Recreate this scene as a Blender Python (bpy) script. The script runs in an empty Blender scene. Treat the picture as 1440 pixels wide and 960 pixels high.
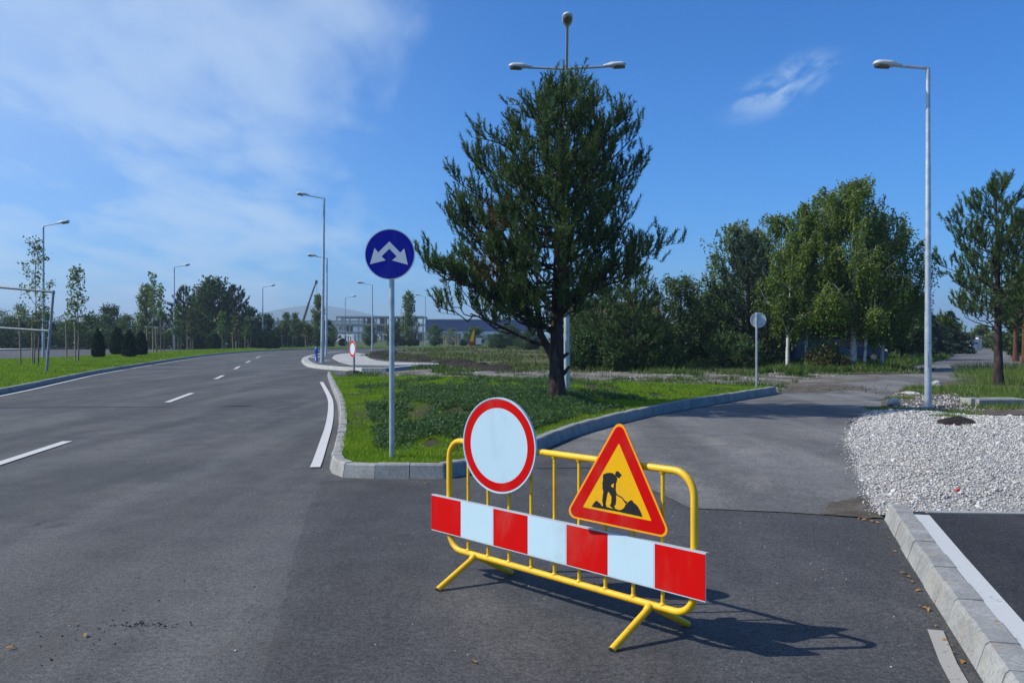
import bpy, bmesh, math, random
import numpy as np
from mathutils import Vector, Matrix, geometry, noise

S = bpy.context.scene
COL = S.collection
PI = math.pi
F, H, HY, CX = 1270.0, 1.61, 475.0, 720.0     # focal length in px of a 1440 px frame, eye height, horizon row

# ------------------------------------------------------------------ camera, sky, sun, exposure
cam = bpy.data.cameras.new('camera')
cam.sensor_width = 36
cam.lens = 36 * F / 1440
cam.shift_y = -5 / 1440
cam.clip_start = 0.05
cam.clip_end = 12000
camo = bpy.data.objects.new('camera', cam)
camo.location = (0, 0, H)
camo.rotation_euler = (PI / 2, 0, 0)
COL.objects.link(camo)
S.camera = camo

SUN_EL, SUN_BACK = math.radians(42), math.radians(4)
sun_dir = Vector((-math.cos(SUN_BACK) * math.cos(SUN_EL), -math.sin(SUN_BACK) * math.cos(SUN_EL), math.sin(SUN_EL)))
sl = bpy.data.lights.new('sun', 'SUN')
sl.energy = 4.9
sl.angle = math.radians(0.5)
sl.color = (1.0, 0.95, 0.86)
so = bpy.data.objects.new('sun', sl)
so.rotation_euler = sun_dir.to_track_quat('Z', 'Y').to_euler()
COL.objects.link(so)

W = bpy.data.worlds.new('World')
S.world = W
W.use_nodes = True
S.view_settings.view_transform = 'Standard'
S.view_settings.look = 'None'
S.view_settings.exposure = 0.08
S.view_settings.gamma = 1.0


class NT:
    """small helper round a node tree"""
    def __init__(s, tree):
        s.t = tree
        s.n = tree.nodes
        s.l = tree.links

    def node(s, kind, **kw):
        n = s.n.new(kind)
        for k, v in kw.items():
            setattr(n, k, v)
        return n

    def put(s, sock, v):
        if hasattr(v, 'is_output'):
            s.l.new(v, sock)
        elif isinstance(v, (tuple, list)):
            sock.default_value = tuple(v) if len(v) == len(sock.default_value) else tuple(v) + (1.0,)
        else:
            sock.default_value = v

    def math(s, op, a, b=0.0, c=0.0, clamp=False):
        n = s.node('ShaderNodeMath', operation=op, use_clamp=clamp)
        s.put(n.inputs[0], a); s.put(n.inputs[1], b); s.put(n.inputs[2], c)
        return n.outputs[0]

    def smooth(s, v, lo, hi, a=0.0, b=1.0):
        n = s.node('ShaderNodeMapRange', interpolation_type='SMOOTHSTEP')
        s.put(n.inputs[0], v)
        n.inputs[1].default_value = lo; n.inputs[2].default_value = hi
        n.inputs[3].default_value = a; n.inputs[4].default_value = b
        return n.outputs[0]

    def noise(s, vec, scale, detail=4, rough=0.55, dist=0.0):
        n = s.node('ShaderNodeTexNoise')
        if vec is not None:
            s.l.new(vec, n.inputs['Vector'])
        n.inputs['Scale'].default_value = scale
        n.inputs['Detail'].default_value = detail
        n.inputs['Roughness'].default_value = rough
        n.inputs['Distortion'].default_value = dist
        return n.outputs[0]

    def ramp(s, v, stops):
        n = s.node('ShaderNodeValToRGB')
        s.put(n.inputs[0], v)
        e = n.color_ramp.elements
        while len(e) < len(stops):
            e.new(0.5)
        for el, (p, c) in zip(e, stops):
            el.position = p
            el.color = tuple(c) + (1.0,) if len(c) == 3 else c
        return n.outputs[0]

    def mix(s, f, a, b, mode='MIX'):
        n = s.node('ShaderNodeMix', data_type='RGBA', blend_type=mode)
        s.put(n.inputs[0], f); s.put(n.inputs[6], a); s.put(n.inputs[7], b)
        return n.outputs[2]

    def mapping(s, vec, scale=(1, 1, 1), rot=(0, 0, 0), loc=(0, 0, 0)):
        n = s.node('ShaderNodeMapping')
        s.l.new(vec, n.inputs[0])
        n.inputs[1].default_value = loc
        n.inputs[2].default_value = rot
        n.inputs[3].default_value = scale
        return n.outputs[0]


def build_sky():
    w = NT(W.node_tree)
    w.n.clear()
    out = w.node('ShaderNodeOutputWorld')
    bg = w.node('ShaderNodeBackground')
    w.l.new(bg.outputs[0], out.inputs[0])
    sky = w.node('ShaderNodeTexSky')
    sky.sky_type = 'NISHITA'
    sky.sun_disc = False
    sky.sun_elevation = SUN_EL
    sky.sun_rotation = math.atan2(sun_dir.x, sun_dir.y)
    sky.altitude = 600
    sky.air_density = 1.0
    sky.dust_density = 0.35
    sky.ozone_density = 2.2
    hs = w.node('ShaderNodeHueSaturation')
    hs.inputs['Saturation'].default_value = 1.04
    hs.inputs['Hue'].default_value = 0.5
    hs.inputs['Value'].default_value = 1.0
    w.l.new(w.mix(1.0, sky.outputs[0], (.33, .85, 1.50), 'MULTIPLY'), hs.inputs['Color'])
    tc = w.node('ShaderNodeTexCoord')
    sp = w.node('ShaderNodeSeparateXYZ')
    w.l.new(tc.outputs['Generated'], sp.inputs[0])
    dx, dy, dz = sp.outputs
    zz = w.math('MAXIMUM', dz, 0.0)
    den = w.math('ADD', zz, 0.14)
    cb = w.node('ShaderNodeCombineXYZ')
    w.put(cb.inputs[0], w.math('DIVIDE', dx, den))
    w.put(cb.inputs[1], w.math('DIVIDE', dy, den))
    p = cb.outputs[0]
    big = w.noise(w.mapping(p, (0.85, 0.62, 1), (0, 0, 0.5), (3.1, 0.6, 0)), 1.0, 5, 0.52, 0.3)
    fine = w.noise(w.mapping(p, (2.4, 1.1, 1), (0, 0, 0.7), (1.0, 5.0, 0)), 1.6, 6, 0.56, 0.35)
    dens = w.math('ADD', w.math('MULTIPLY', big, 0.62), w.math('MULTIPLY', fine, 0.38))
    left = w.smooth(dx, 0.06, -0.42)
    thr = w.math('SUBTRACT', dens, w.smooth(left, 0.0, 1.0, 0.62, 0.36))
    cl = w.smooth(thr, -0.05, 0.20)
    cl = w.math('MULTIPLY', cl, w.smooth(dx, 0.05, -0.14))
    up = w.math('MULTIPLY', w.smooth(dz, .12, .36), w.smooth(dx, -.12, -.5))
    tex = w.math('ADD', w.math('MULTIPLY', fine, .9), .25)
    veil = w.math('ADD', w.math('MULTIPLY', w.smooth(dx, 0.05, -0.6), 0.44), w.math('MULTIPLY', w.math('MULTIPLY', up, tex), .95))
    cl = w.math('MAXIMUM', cl, veil)
    # the small wisp high on the right
    wd = Vector((378 / F, 1, 352 / F)).normalized()
    vm = w.node('ShaderNodeVectorMath', operation='SUBTRACT')
    w.l.new(tc.outputs['Generated'], vm.inputs[0]); vm.inputs[1].default_value = wd
    vr = w.mapping(vm.outputs[0], (1, 1, 1), (0, math.radians(24), 0))
    vs = w.mapping(vr, (1 / 0.075, 1 / 0.1, 1 / 0.03))
    ln = w.node('ShaderNodeVectorMath', operation='LENGTH')
    w.l.new(vs, ln.inputs[0])
    wisp_n = w.noise(w.mapping(vr, (20, 20, 55), (0, 0, 0)), 1.0, 6, 0.6, 0.5)
    wisp = w.math('MULTIPLY', w.smooth(ln.outputs['Value'], 1.05, 0.1), w.smooth(wisp_n, 0.40, 0.68))
    cl = w.math('MAXIMUM', cl, w.math('MULTIPLY', wisp, .85))
    fac = w.math('MULTIPLY', cl, 0.57, clamp=True)
    col = w.mix(fac, hs.outputs[0], (6.5, 8.0, 9.5))
    w.l.new(col, bg.inputs[0])
    bg.inputs[1].default_value = 0.1


build_sky()

# ------------------------------------------------------------------ helpers: placing, meshes, tags
rng = np.random.default_rng(7)
random.seed(7)


def G(x, y, z=0.0):
    """point of the ground plane (height z) seen at pixel x, y of the 1440 px photograph"""
    Y = F * (H - z) / (y - HY)
    return Vector(((x - CX) * Y / F, Y, z))


def at(x, Y, z=0.0):
    return Vector(((x - CX) * Y / F, Y, z))


def zt(y, Y):
    """height of something seen at row y, at distance Y"""
    return H - (y - HY) * Y / F


def tag(o, label=None, cat=None, group=None, kind=None):
    if label: o['label'] = label
    if cat: o['category'] = cat
    if group: o['group'] = group
    if kind: o['kind'] = kind
    return o


def empty(name, loc, rz=0.0, label=None, cat=None, group=None):
    o = bpy.data.objects.new(name, None)
    o.empty_display_size = 0.2
    o.location = loc
    o.rotation_euler = (0, 0, rz)
    COL.objects.link(o)
    return tag(o, label, cat, group)


def link(name, me, parent=None):
    o = bpy.data.objects.new(name, me)
    if parent is not None:
        o.parent = parent
    COL.objects.link(o)
    return o


def copy_tree(o, parent=None):
    c = o.copy()
    COL.objects.link(c)
    c.parent = parent
    for ch in [x for x in COL.objects if x.parent is o]:
        copy_tree(ch, c)
    return c


class MB:
    """collects shapes into one mesh"""
    def __init__(s):
        s.v, s.f, s.m, s.sm = [], [], [], []

    def add(s, vs, fs, mi=0, smooth=False):
        b = len(s.v)
        s.v += [tuple(v) for v in vs]
        for f in fs:
            s.f.append([i + b for i in f]); s.m.append(mi); s.sm.append(smooth)

    def box(s, c, d, mi=0, rz=0.0, M=None):
        x, y, z = d[0] / 2, d[1] / 2, d[2] / 2
        vs = [Vector((a * x, b * y, e * z)) for e in (-1, 1) for a, b in ((-1, -1), (1, -1), (1, 1), (-1, 1))]
        R = M if M is not None else Matrix.Rotation(rz, 3, 'Z')
        vs = [R @ v + Vector(c) for v in vs]
        s.add(vs, [(3, 2, 1, 0), (4, 5, 6, 7), (0, 1, 5, 4), (1, 2, 6, 5), (2, 3, 7, 6), (3, 0, 4, 7)], mi)

    def tube(s, pts, r, n=8, mi=0, cap=True, smooth=True):
        pts = [Vector(p) for p in pts]
        k = len(pts)
        rs = [r] * k if not hasattr(r, '__len__') else list(r)
        t0 = (pts[1] - pts[0]).normalized()
        ref = Vector((0, 0, 1)) if abs(t0.z) < 0.9 else Vector((1, 0, 0))
        u = t0.cross(ref).normalized()
        vs = []
        for i, p in enumerate(pts):
            a = pts[max(i - 1, 0)]; b = pts[min(i + 1, k - 1)]
            t = (b - a).normalized()
            u = (u - t * u.dot(t)).normalized()
            w = t.cross(u)
            for j in range(n):
                an = 2 * PI * j / n
                vs.append(p + (u * math.cos(an) + w * math.sin(an)) * rs[i])
        fs = []
        for i in range(k - 1):
            for j in range(n):
                a = i * n + j; b = i * n + (j + 1) % n
                fs.append((a, b, b + n, a + n))
        s.add(vs, fs, mi, smooth)
        if cap:
            s.add(vs[:n], [tuple(range(n))[::-1]], mi)
            s.add(vs[-n:], [tuple(range(n))], mi)

    def lathe(s, prof, n=24, mi=0, o=(0, 0, 0), smooth=True, M=None):
        """profile of (radius, z); turned about z"""
        vs, fs = [], []
        for r, z in prof:
            for j in range(n):
                a = 2 * PI * j / n
                vs.append(Vector((r * math.cos(a), r * math.sin(a), z)))
        for i in range(len(prof) - 1):
            for j in range(n):
                a = i * n + j; b = i * n + (j + 1) % n
                fs.append((a, b, b + n, a + n))
        if M is not None:
            vs = [M @ v for v in vs]
        vs = [v + Vector(o) for v in vs]
        s.add(vs, fs, mi, smooth)

    def prism(s, poly, frame, d0, d1, mi=0):
        """2D polygon (u, v) in a frame (origin, U, V, N), from depth d0 to d1 along N"""
        O, U, V, N = frame
        n = len(poly)
        area = sum(poly[i][0] * poly[(i + 1) % n][1] - poly[(i + 1) % n][0] * poly[i][1] for i in range(n))
        if area < 0:
            poly = poly[::-1]
        vs = [O + U * u + V * v + N * d0 for u, v in poly] + [O + U * u + V * v + N * d1 for u, v in poly]
        tri = geometry.tessellate_polygon([[Vector((u, v, 0)) for u, v in poly]])
        fs = []
        for t in tri:
            a = [poly[i] for i in t]
            cr = (a[1][0] - a[0][0]) * (a[2][1] - a[0][1]) - (a[2][0] - a[0][0]) * (a[1][1] - a[0][1])
            t = list(t) if cr > 0 else list(t)[::-1]
            fs.append([i + n for i in t]); fs.append(t[::-1])
        fs += [(i, (i + 1) % n, (i + 1) % n + n, i + n) for i in range(n)]
        s.add(vs, fs, mi)

    def ring(s, outer, inner, frame, d0, d1, mi=0):
        """closed band between two outlines with the same number of points"""
        O, U, V, N = frame
        n = len(outer)
        P = lambda pl, d: [O + U * u + V * v + N * d for u, v in pl]
        vs = P(outer, d0) + P(inner, d0) + P(outer, d1) + P(inner, d1)
        fs = []
        for i in range(n):
            j = (i + 1) % n
            fs += [(2 * n + i, 2 * n + j, 3 * n + j, 3 * n + i), (i, n + i, n + j, j), (i, j, 2 * n + j, 2 * n + i), (n + i, 3 * n + i, 3 * n + j, n + j)]
        s.add(vs, fs, mi)

    def build(s, name, mats, parent=None, bevel=0.0):
        me = bpy.data.meshes.new(name)
        me.from_pydata(s.v, [], s.f)
        if not isinstance(mats, (list, tuple)):
            mats = [mats]
        for m in mats:
            me.materials.append(m)
        me.polygons.foreach_set('material_index', s.m)
        me.polygons.foreach_set('use_smooth', s.sm)
        me.update()
        o = link(name, me, parent)
        if bevel:
            md = o.modifiers.new('bevel', 'BEVEL')
            md.width = bevel; md.segments = 2; md.limit_method = 'ANGLE'
        return o


def circ(r, n=48, c=(0, 0)):
    return [(c[0] + r * math.cos(2 * PI * i / n), c[1] + r * math.sin(2 * PI * i / n)) for i in range(n)]


def big_mesh(name, V, faces_k, mat, smooth=False):
    """V (n,3) array; every face is k consecutive vertices"""
    n = len(V)
    me = bpy.data.meshes.new(name)
    me.vertices.add(n)
    me.vertices.foreach_set('co', np.asarray(V, np.float32).ravel())
    nf = n // faces_k
    me.loops.add(n)
    me.loops.foreach_set('vertex_index', np.arange(n, dtype=np.int32))
    me.polygons.add(nf)
    me.polygons.foreach_set('loop_start', np.arange(0, n, faces_k, dtype=np.int32))
    me.materials.append(mat)
    me.update(calc_edges=True)
    return me


def unit(a):
    return a / np.maximum(np.linalg.norm(a, axis=-1, keepdims=True), 1e-9)


def leaf_quads(P, D, L, Wd, r=rng):
    """diamond leaves: base P, direction D"""
    n = len(P)
    D = unit(D)
    side = unit(np.cross(D, r.normal(size=(n, 3))))
    nn = np.cross(D, side)
    L = np.broadcast_to(np.asarray(L, float), (n,))[:, None]
    Wd = np.broadcast_to(np.asarray(Wd, float), (n,))[:, None]
    V = np.empty((n, 4, 3))
    V[:, 0] = P
    V[:, 1] = P + D * L * .45 + side * Wd * .5 + nn * L * .06
    V[:, 2] = P + D * L
    V[:, 3] = P + D * L * .45 - side * Wd * .5 + nn * L * .06
    return V.reshape(-1, 3)


def needle_tris(P, D, L, Wd, r=rng):
    n = len(P)
    D = unit(D)
    side = unit(np.cross(D, r.normal(size=(n, 3))))
    L = np.broadcast_to(np.asarray(L, float), (n,))[:, None]
    Wd = np.broadcast_to(np.asarray(Wd, float), (n,))[:, None]
    V = np.empty((n, 3, 3))
    V[:, 0] = P - side * Wd * .5
    V[:, 1] = P + side * Wd * .5
    V[:, 2] = P + D * L
    return V.reshape(-1, 3)


def in_poly(x, y, poly):
    inside = np.zeros(len(x), bool)
    n = len(poly)
    j = n - 1
    for i in range(n):
        xi, yi = poly[i][0], poly[i][1]; xj, yj = poly[j][0], poly[j][1]
        c = ((yi > y) != (yj > y)) & (x < (xj - xi) * (y - yi) / (yj - yi + 1e-12) + xi)
        inside ^= c
        j = i
    return inside


def edge_dist(x, y, poly):
    d = np.full(len(x), 1e9)
    n = len(poly)
    for i in range(n):
        ax, ay = poly[i][0], poly[i][1]; bx, by = poly[(i + 1) % n][0], poly[(i + 1) % n][1]
        ex, ey = bx - ax, by - ay
        t = np.clip(((x - ax) * ex + (y - ay) * ey) / (ex * ex + ey * ey + 1e-12), 0, 1)
        d = np.minimum(d, np.hypot(x - ax - t * ex, y - ay - t * ey))
    return d


def sheet(name, poly, z, mat, step=0.0, kind='structure', near=None):
    """a ground sheet over a plan polygon; z a number or a function of (x, y) arrays"""
    poly = [(p[0], p[1]) for p in poly]
    pts = [Vector(p) for p in poly]
    edge_n = len(pts)
    if step:
        # subdivide the outline too
        o = []
        for i in range(edge_n):
            a, b = Vector(poly[i]), Vector(poly[(i + 1) % edge_n])
            k = max(1, int((b - a).length / step))
            o += [a.lerp(b, j / k) for j in range(k)]
        pts = o
        edge_n = len(pts)
        pl = [(p.x, p.y) for p in pts]
        xs = np.array(poly)
        gx, gy = np.meshgrid(np.arange(xs[:, 0].min(), xs[:, 0].max(), step), np.arange(xs[:, 1].min(), xs[:, 1].max(), step))
        gx = gx.ravel() + rng.uniform(-.2, .2, gx.size) * step
        gy = gy.ravel() + rng.uniform(-.2, .2, gy.size) * step
        k = in_poly(gx, gy, pl)
        gx, gy = gx[k], gy[k]
        k = edge_dist(gx, gy, pl) > step * .35
        pts = pts + [Vector((a, b)) for a, b in zip(gx[k], gy[k])]
    vs, es, fs, *_ = geometry.delaunay_2d_cdt(pts, [], [list(range(edge_n))], 1, 1e-5)
    x = np.array([v.x for v in vs]); y = np.array([v.y for v in vs])
    zz = z(x, y) if callable(z) else np.full(len(x), z)
    mb = MB()
    ff = []
    for f in fs:
        a, b, c = [vs[i] for i in f[:3]]
        ff.append(list(f) if (b - a).cross(c - a) > 0 else list(f)[::-1])
    mb.add(list(zip(x, y, zz)), ff, 0, bool(step))
    o = mb.build(name, mat)
    tag(o, kind=kind)
    return o


# ------------------------------------------------------------------ materials
def new_mat(name):
    m = bpy.data.materials.new(name)
    m.use_nodes = True
    t = NT(m.node_tree)
    b = t.n['Principled BSDF']
    return m, t, b


def mat(name, c1, c2=None, scale=6.0, rough=0.6, metal=0.0, bump=0.0, bscale=None, spec=0.5, detail=5, lo=0.35, hi=0.65):
    """two-tone noise in object space"""
    m, t, b = new_mat(name)
    tc = t.node('ShaderNodeTexCoord')
    v = tc.outputs['Object']
    c2 = c2 or tuple(x * .82 for x in c1)
    n = t.noise(v, scale, detail)
    t.put(b.inputs['Base Color'], t.ramp(n, [(lo, c2), (hi, c1)]))
    b.inputs['Roughness'].default_value = rough
    b.inputs['Metallic'].default_value = metal
    b.inputs['Specular IOR Level'].default_value = spec
    if bump:
        bn = t.node('ShaderNodeBump')
        bn.inputs['Strength'].default_value = bump
        bn.inputs['Distance'].default_value = 0.01
        t.put(bn.inputs['Height'], t.noise(v, bscale or scale * 6, 4))
        t.l.new(bn.outputs[0], b.inputs['Normal'])
    return m


def foliage(name, ca, cb, cc=None, nscale=1.2, trans=0.25, rough=0.55, spec=0.25):
    """leaves: each leaf its own tint, patches of tint through the crown, light through the blade"""
    m, t, b = new_mat(name)
    g = t.node('ShaderNodeNewGeometry')
    ri = g.outputs['Random Per Island']
    n = t.noise(g.outputs['Position'], nscale, 3)
    base = t.mix(t.smooth(n, .3, .7), ca, cb)
    base = t.mix(t.math('MULTIPLY', ri, .55), base, cc or tuple(x * 1.9 for x in cb))
    t.put(b.inputs['Base Color'], base)
    b.inputs['Roughness'].default_value = rough
    b.inputs['Specular IOR Level'].default_value = spec
    tr = t.node('ShaderNodeBsdfTranslucent')
    t.put(tr.inputs[0], t.mix(.5, base, (0.12, 0.22, 0.02)))
    mx = t.node('ShaderNodeMixShader')
    mx.inputs[0].default_value = trans
    t.l.new(b.outputs[0], mx.inputs[1]); t.l.new(tr.outputs[0], mx.inputs[2])
    t.l.new(mx.outputs[0], t.n['Material Output'].inputs[0])
    return m


def asphalt(name, c_dark, c_light, dust, dust_amt, rough=0.85, speck=0.3):
    m, t, b = new_mat(name)
    g = t.node('ShaderNodeNewGeometry')
    p = g.outputs['Position']
    big = t.noise(t.mapping(p, (.5, .16, 1), (0, 0, .22)), 1.0, 5, .6, .5)
    mid = t.noise(p, 2.3, 5, .65)
    grain = t.noise(p, 70, 2, .8)
    grain2 = t.noise(p, 24, 4, .8)
    vo = t.node('ShaderNodeTexVoronoi'); vo.inputs['Scale'].default_value = 70
    t.l.new(p, vo.inputs['Vector'])
    col = t.mix(t.smooth(t.math('ADD', t.math('MULTIPLY', big, .62), t.math('MULTIPLY', mid, .38)), .40, .60), c_dark, c_light)
    dn = t.noise(t.mapping(p, (.7, .35, 1), (0, 0, -.4), (4, 2, 0)), 1.0, 7, .68, .4)
    col = t.mix(t.math('MULTIPLY', t.smooth(dn, .48, .72), dust_amt), col, dust)
    k = t.math('ADD', t.math('MULTIPLY', grain, .55), t.math('MULTIPLY', grain2, .45))
    gr = t.smooth(k, .30, .70, .36, 1.64)
    col = t.mix(1.0, col, gr, 'MULTIPLY')
    # pale aggregate showing in the surface
    cr = t.node('ShaderNodeSeparateColor'); t.l.new(vo.outputs['Color'], cr.inputs[0])
    pale = t.math('MULTIPLY', t.smooth(cr.outputs[0], .90, .97), t.smooth(vo.outputs['Distance'], .45, .2))
    col = t.mix(t.math('MULTIPLY', pale, speck), col, (.3, .29, .27))
    # wheel-polished bands along the road, and a few thin cracks
    tk = t.noise(t.mapping(p, (1.15, .045, 1), (0, 0, .20), (2.0, 0, 0)), 1.0, 3, .5, .3)
    col = t.mix(1.0, col, t.smooth(tk, .35, .65, .84, 1.14), 'MULTIPLY')
    cv = t.node('ShaderNodeTexVoronoi'); cv.feature = 'DISTANCE_TO_EDGE'; cv.inputs['Scale'].default_value = .42
    wob = t.node('ShaderNodeVectorMath', operation='ADD')
    wn = t.node('ShaderNodeTexNoise'); wn.inputs['Scale'].default_value = 2.2; wn.inputs['Detail'].default_value = 6
    t.l.new(p, wn.inputs['Vector'])
    ws_ = t.node('ShaderNodeVectorMath', operation='SCALE'); ws_.inputs['Scale'].default_value = .55
    t.l.new(wn.outputs[1], ws_.inputs[0]); t.l.new(p, wob.inputs[0]); t.l.new(ws_.outputs[0], wob.inputs[1])
    t.l.new(wob.outputs[0], cv.inputs['Vector'])
    ck = t.math('MULTIPLY', t.smooth(cv.outputs['Distance'], .0045, .0012), t.smooth(t.noise(p, .33, 2), .56, .66))
    col = t.mix(t.math('MULTIPLY', ck, .75), col, (.016, .016, .016))
    # brown smears of dirt
    bs = t.noise(t.mapping(p, (1.1, .5, 1), (0, 0, -.9), (7, 3, 0)), 1.0, 7, .7, .6)
    col = t.mix(t.math('MULTIPLY', t.smooth(bs, .56, .74), .38), col, (.075, .062, .048))
    # dark oily spots
    sp = t.noise(p, 1.1, 3, .5)
    col = t.mix(t.math('MULTIPLY', t.smooth(sp, .68, .76), .5), col, tuple(x * .5 for x in c_dark))
    t.put(b.inputs['Base Color'], col)
    b.inputs['Roughness'].default_value = rough
    b.inputs['Specular IOR Level'].default_value = .3
    bn = t.node('ShaderNodeBump'); bn.inputs['Strength'].default_value = .55; bn.inputs['Distance'].default_value = .006
    t.put(bn.inputs['Height'], t.math('ADD', k, t.math('MULTIPLY', vo.outputs['Distance'], .5)))
    t.l.new(bn.outputs[0], b.inputs['Normal'])
    return m


def paint_mat(name, c, wear=.5, under=(.07, .07, .075)):
    m, t, b = new_mat(name)
    g = t.node('ShaderNodeNewGeometry'); p = g.outputs['Position']
    n = t.noise(p, 26, 6, .7); n2 = t.noise(p, 3.0, 4, .6)
    k = t.smooth(t.math('ADD', t.math('MULTIPLY', n, .6), t.math('MULTIPLY', n2, .4)), .56, .68)
    col = t.mix(t.math('MULTIPLY', k, wear), t.mix(n2, tuple(x * .86 for x in c), c), under)
    t.put(b.inputs['Base Color'], col)
    b.inputs['Roughness'].default_value = .75
    return m


def ground_mat(name, stops, scale, rough=.95, bump=.6, bscale=18, bdist=.03):
    m, t, b = new_mat(name)
    g = t.node('ShaderNodeNewGeometry'); p = g.outputs['Position']
    n = t.noise(p, scale, 8, .68, .4)
    f = t.noise(p, bscale, 4, .7)
    col = t.ramp(n, stops)
    col = t.mix(1.0, col, t.smooth(f, .25, .75, .6, 1.4), 'MULTIPLY')
    t.put(b.inputs['Base Color'], col)
    b.inputs['Roughness'].default_value = rough
    b.inputs['Specular IOR Level'].default_value = .15
    bn = t.node('ShaderNodeBump'); bn.inputs['Strength'].default_value = bump; bn.inputs['Distance'].default_value = bdist
    t.put(bn.inputs['Height'], f)
    t.l.new(bn.outputs[0], b.inputs['Normal'])
    return m


def sheeting(name, c, spec=.5, rough=.35):
    """retro-reflective sheeting with its faint ribs"""
    m, t, b = new_mat(name)
    tc = t.node('ShaderNodeTexCoord')
    wv = t.node('ShaderNodeTexWave'); wv.bands_direction = 'Z'
    wv.inputs['Scale'].default_value = 26; wv.inputs['Distortion'].default_value = .6
    t.l.new(tc.outputs['Object'], wv.inputs['Vector'])
    n = t.noise(tc.outputs['Object'], 3, 4)
    col = t.mix(t.math('MULTIPLY', wv.outputs[1], .10), c, tuple(x * .7 for x in c))
    col = t.mix(t.math('MULTIPLY', n, .12), col, tuple(x * .75 for x in c))
    # road film and small scuffs
    d1 = t.noise(t.mapping(tc.outputs['Object'], (3.2, 3.2, 1.6)), 1.0, 7, .68, .5)
    col = t.mix(t.math('MULTIPLY', t.smooth(d1, .48, .74), .20), col, (.20, .175, .14))
    d2 = t.noise(t.mapping(tc.outputs['Object'], (10, 10, 46), (.3, .5, 0)), 1.0, 4, .75)
    col = t.mix(t.math('MULTIPLY', t.smooth(d2, .66, .72), .22), col, (.10, .09, .08))
    t.put(b.inputs['Base Color'], col)
    b.inputs['Roughness'].default_value = rough
    b.inputs['Specular IOR Level'].default_value = spec
    return m


M = {}
M['asphalt_old'] = asphalt('worn asphalt', (.056, .058, .060), (.090, .091, .090), (.13, .125, .115), .45)
M['asphalt_new'] = asphalt('newer dark asphalt', (.050, .050, .051), (.070, .070, .071), (.12, .115, .105), .45)
M['asphalt_side'] = asphalt('dusty side road asphalt', (.105, .104, .101), (.155, .152, .146), (.23, .215, .19), .7)
M['asphalt_lot'] = asphalt('fresh black asphalt', (.024, .024, .026), (.034, .034, .036), (.07, .068, .062), .3)
M['asphalt_walk'] = asphalt('pavement asphalt', (.06, .062, .068), (.08, .082, .088), (.13, .125, .115), .35)
M['paint'] = paint_mat('road paint', (.56, .56, .55), .85)
M['paint_new'] = paint_mat('fresh road paint', (.52, .53, .52), .75)


def concrete(name, c1, c2, warm, amt):
    m, t, b = new_mat(name)
    tc = t.node('ShaderNodeTexCoord'); v = tc.outputs['Object']
    n = t.noise(v, 3.2, 6, .65, .3); f = t.noise(v, 45, 3, .7)
    st = t.noise(t.mapping(v, (6, 6, 2)), 1.0, 5, .65, .5)
    col = t.ramp(n, [(.34, c2), (.62, c1)])
    col = t.mix(t.math('MULTIPLY', t.smooth(st, .50, .68), amt), col, warm)
    col = t.mix(1.0, col, t.smooth(f, .25, .75, .78, 1.18), 'MULTIPLY')
    t.put(b.inputs['Base Color'], col)
    b.inputs['Roughness'].default_value = .88
    b.inputs['Specular IOR Level'].default_value = .25
    bn = t.node('ShaderNodeBump'); bn.inputs['Strength'].default_value = .5; bn.inputs['Distance'].default_value = .006
    t.put(bn.inputs['Height'], f); t.l.new(bn.outputs[0], b.inputs['Normal'])
    return m


M['concrete'] = concrete('kerb concrete', (.32, .325, .315), (.21, .215, .21), (.34, .29, .22), .55)
M['concrete_pale'] = concrete('pale concrete', (.42, .425, .41), (.31, .315, .305), (.36, .32, .26), .4)
M['mortar'] = mat('mortar', (.16, .155, .15), None, 20, .95)
M['galv'] = mat('galvanised steel', (.50, .54, .56), (.36, .39, .41), 9, .42, .55, .0)
M['galv_dark'] = mat('weathered galvanised steel', (.34, .37, .39), (.24, .26, .28), 9, .5, .5)
M['lamp_shell'] = mat('lamp housing grey', (.52, .55, .56), (.44, .47, .48), 6, .45)
M['lamp_lens'] = mat('lamp lens', (.16, .15, .12), (.09, .085, .07), 20, .2)


def enamel(name, c1, c2):
    m, t, b = new_mat(name)
    tc = t.node('ShaderNodeTexCoord'); v = tc.outputs['Object']
    n = t.noise(v, 6, 5, .6)
    col = t.ramp(n, [(.35, c2), (.6, c1)])
    ch = t.math('MULTIPLY', t.smooth(t.noise(v, 46, 4, .7), .63, .68), t.smooth(t.noise(v, 5, 3), .42, .62))
    rim = t.math('MULTIPLY', t.smooth(t.noise(v, 46, 4, .7), .58, .66), t.smooth(t.noise(v, 5, 3), .42, .62))
    col = t.mix(t.math('MULTIPLY', rim, .5), col, (.42, .22, .03))
    col = t.mix(ch, col, (.075, .045, .03))
    gr = t.noise(t.mapping(v, (14, 14, 5)), 1.0, 5, .7)
    col = t.mix(t.math('MULTIPLY', t.smooth(gr, .52, .75), .35), col, (.34, .22, .05))
    t.put(b.inputs['Base Color'], col)
    t.put(b.inputs['Roughness'], t.smooth(gr, .3, .7, .3, .62))
    bn = t.node('ShaderNodeBump'); bn.inputs['Strength'].default_value = .12; bn.inputs['Distance'].default_value = .004
    t.put(bn.inputs['Height'], t.noise(v, 60, 3)); t.l.new(bn.outputs[0], b.inputs['Normal'])
    return m


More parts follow.
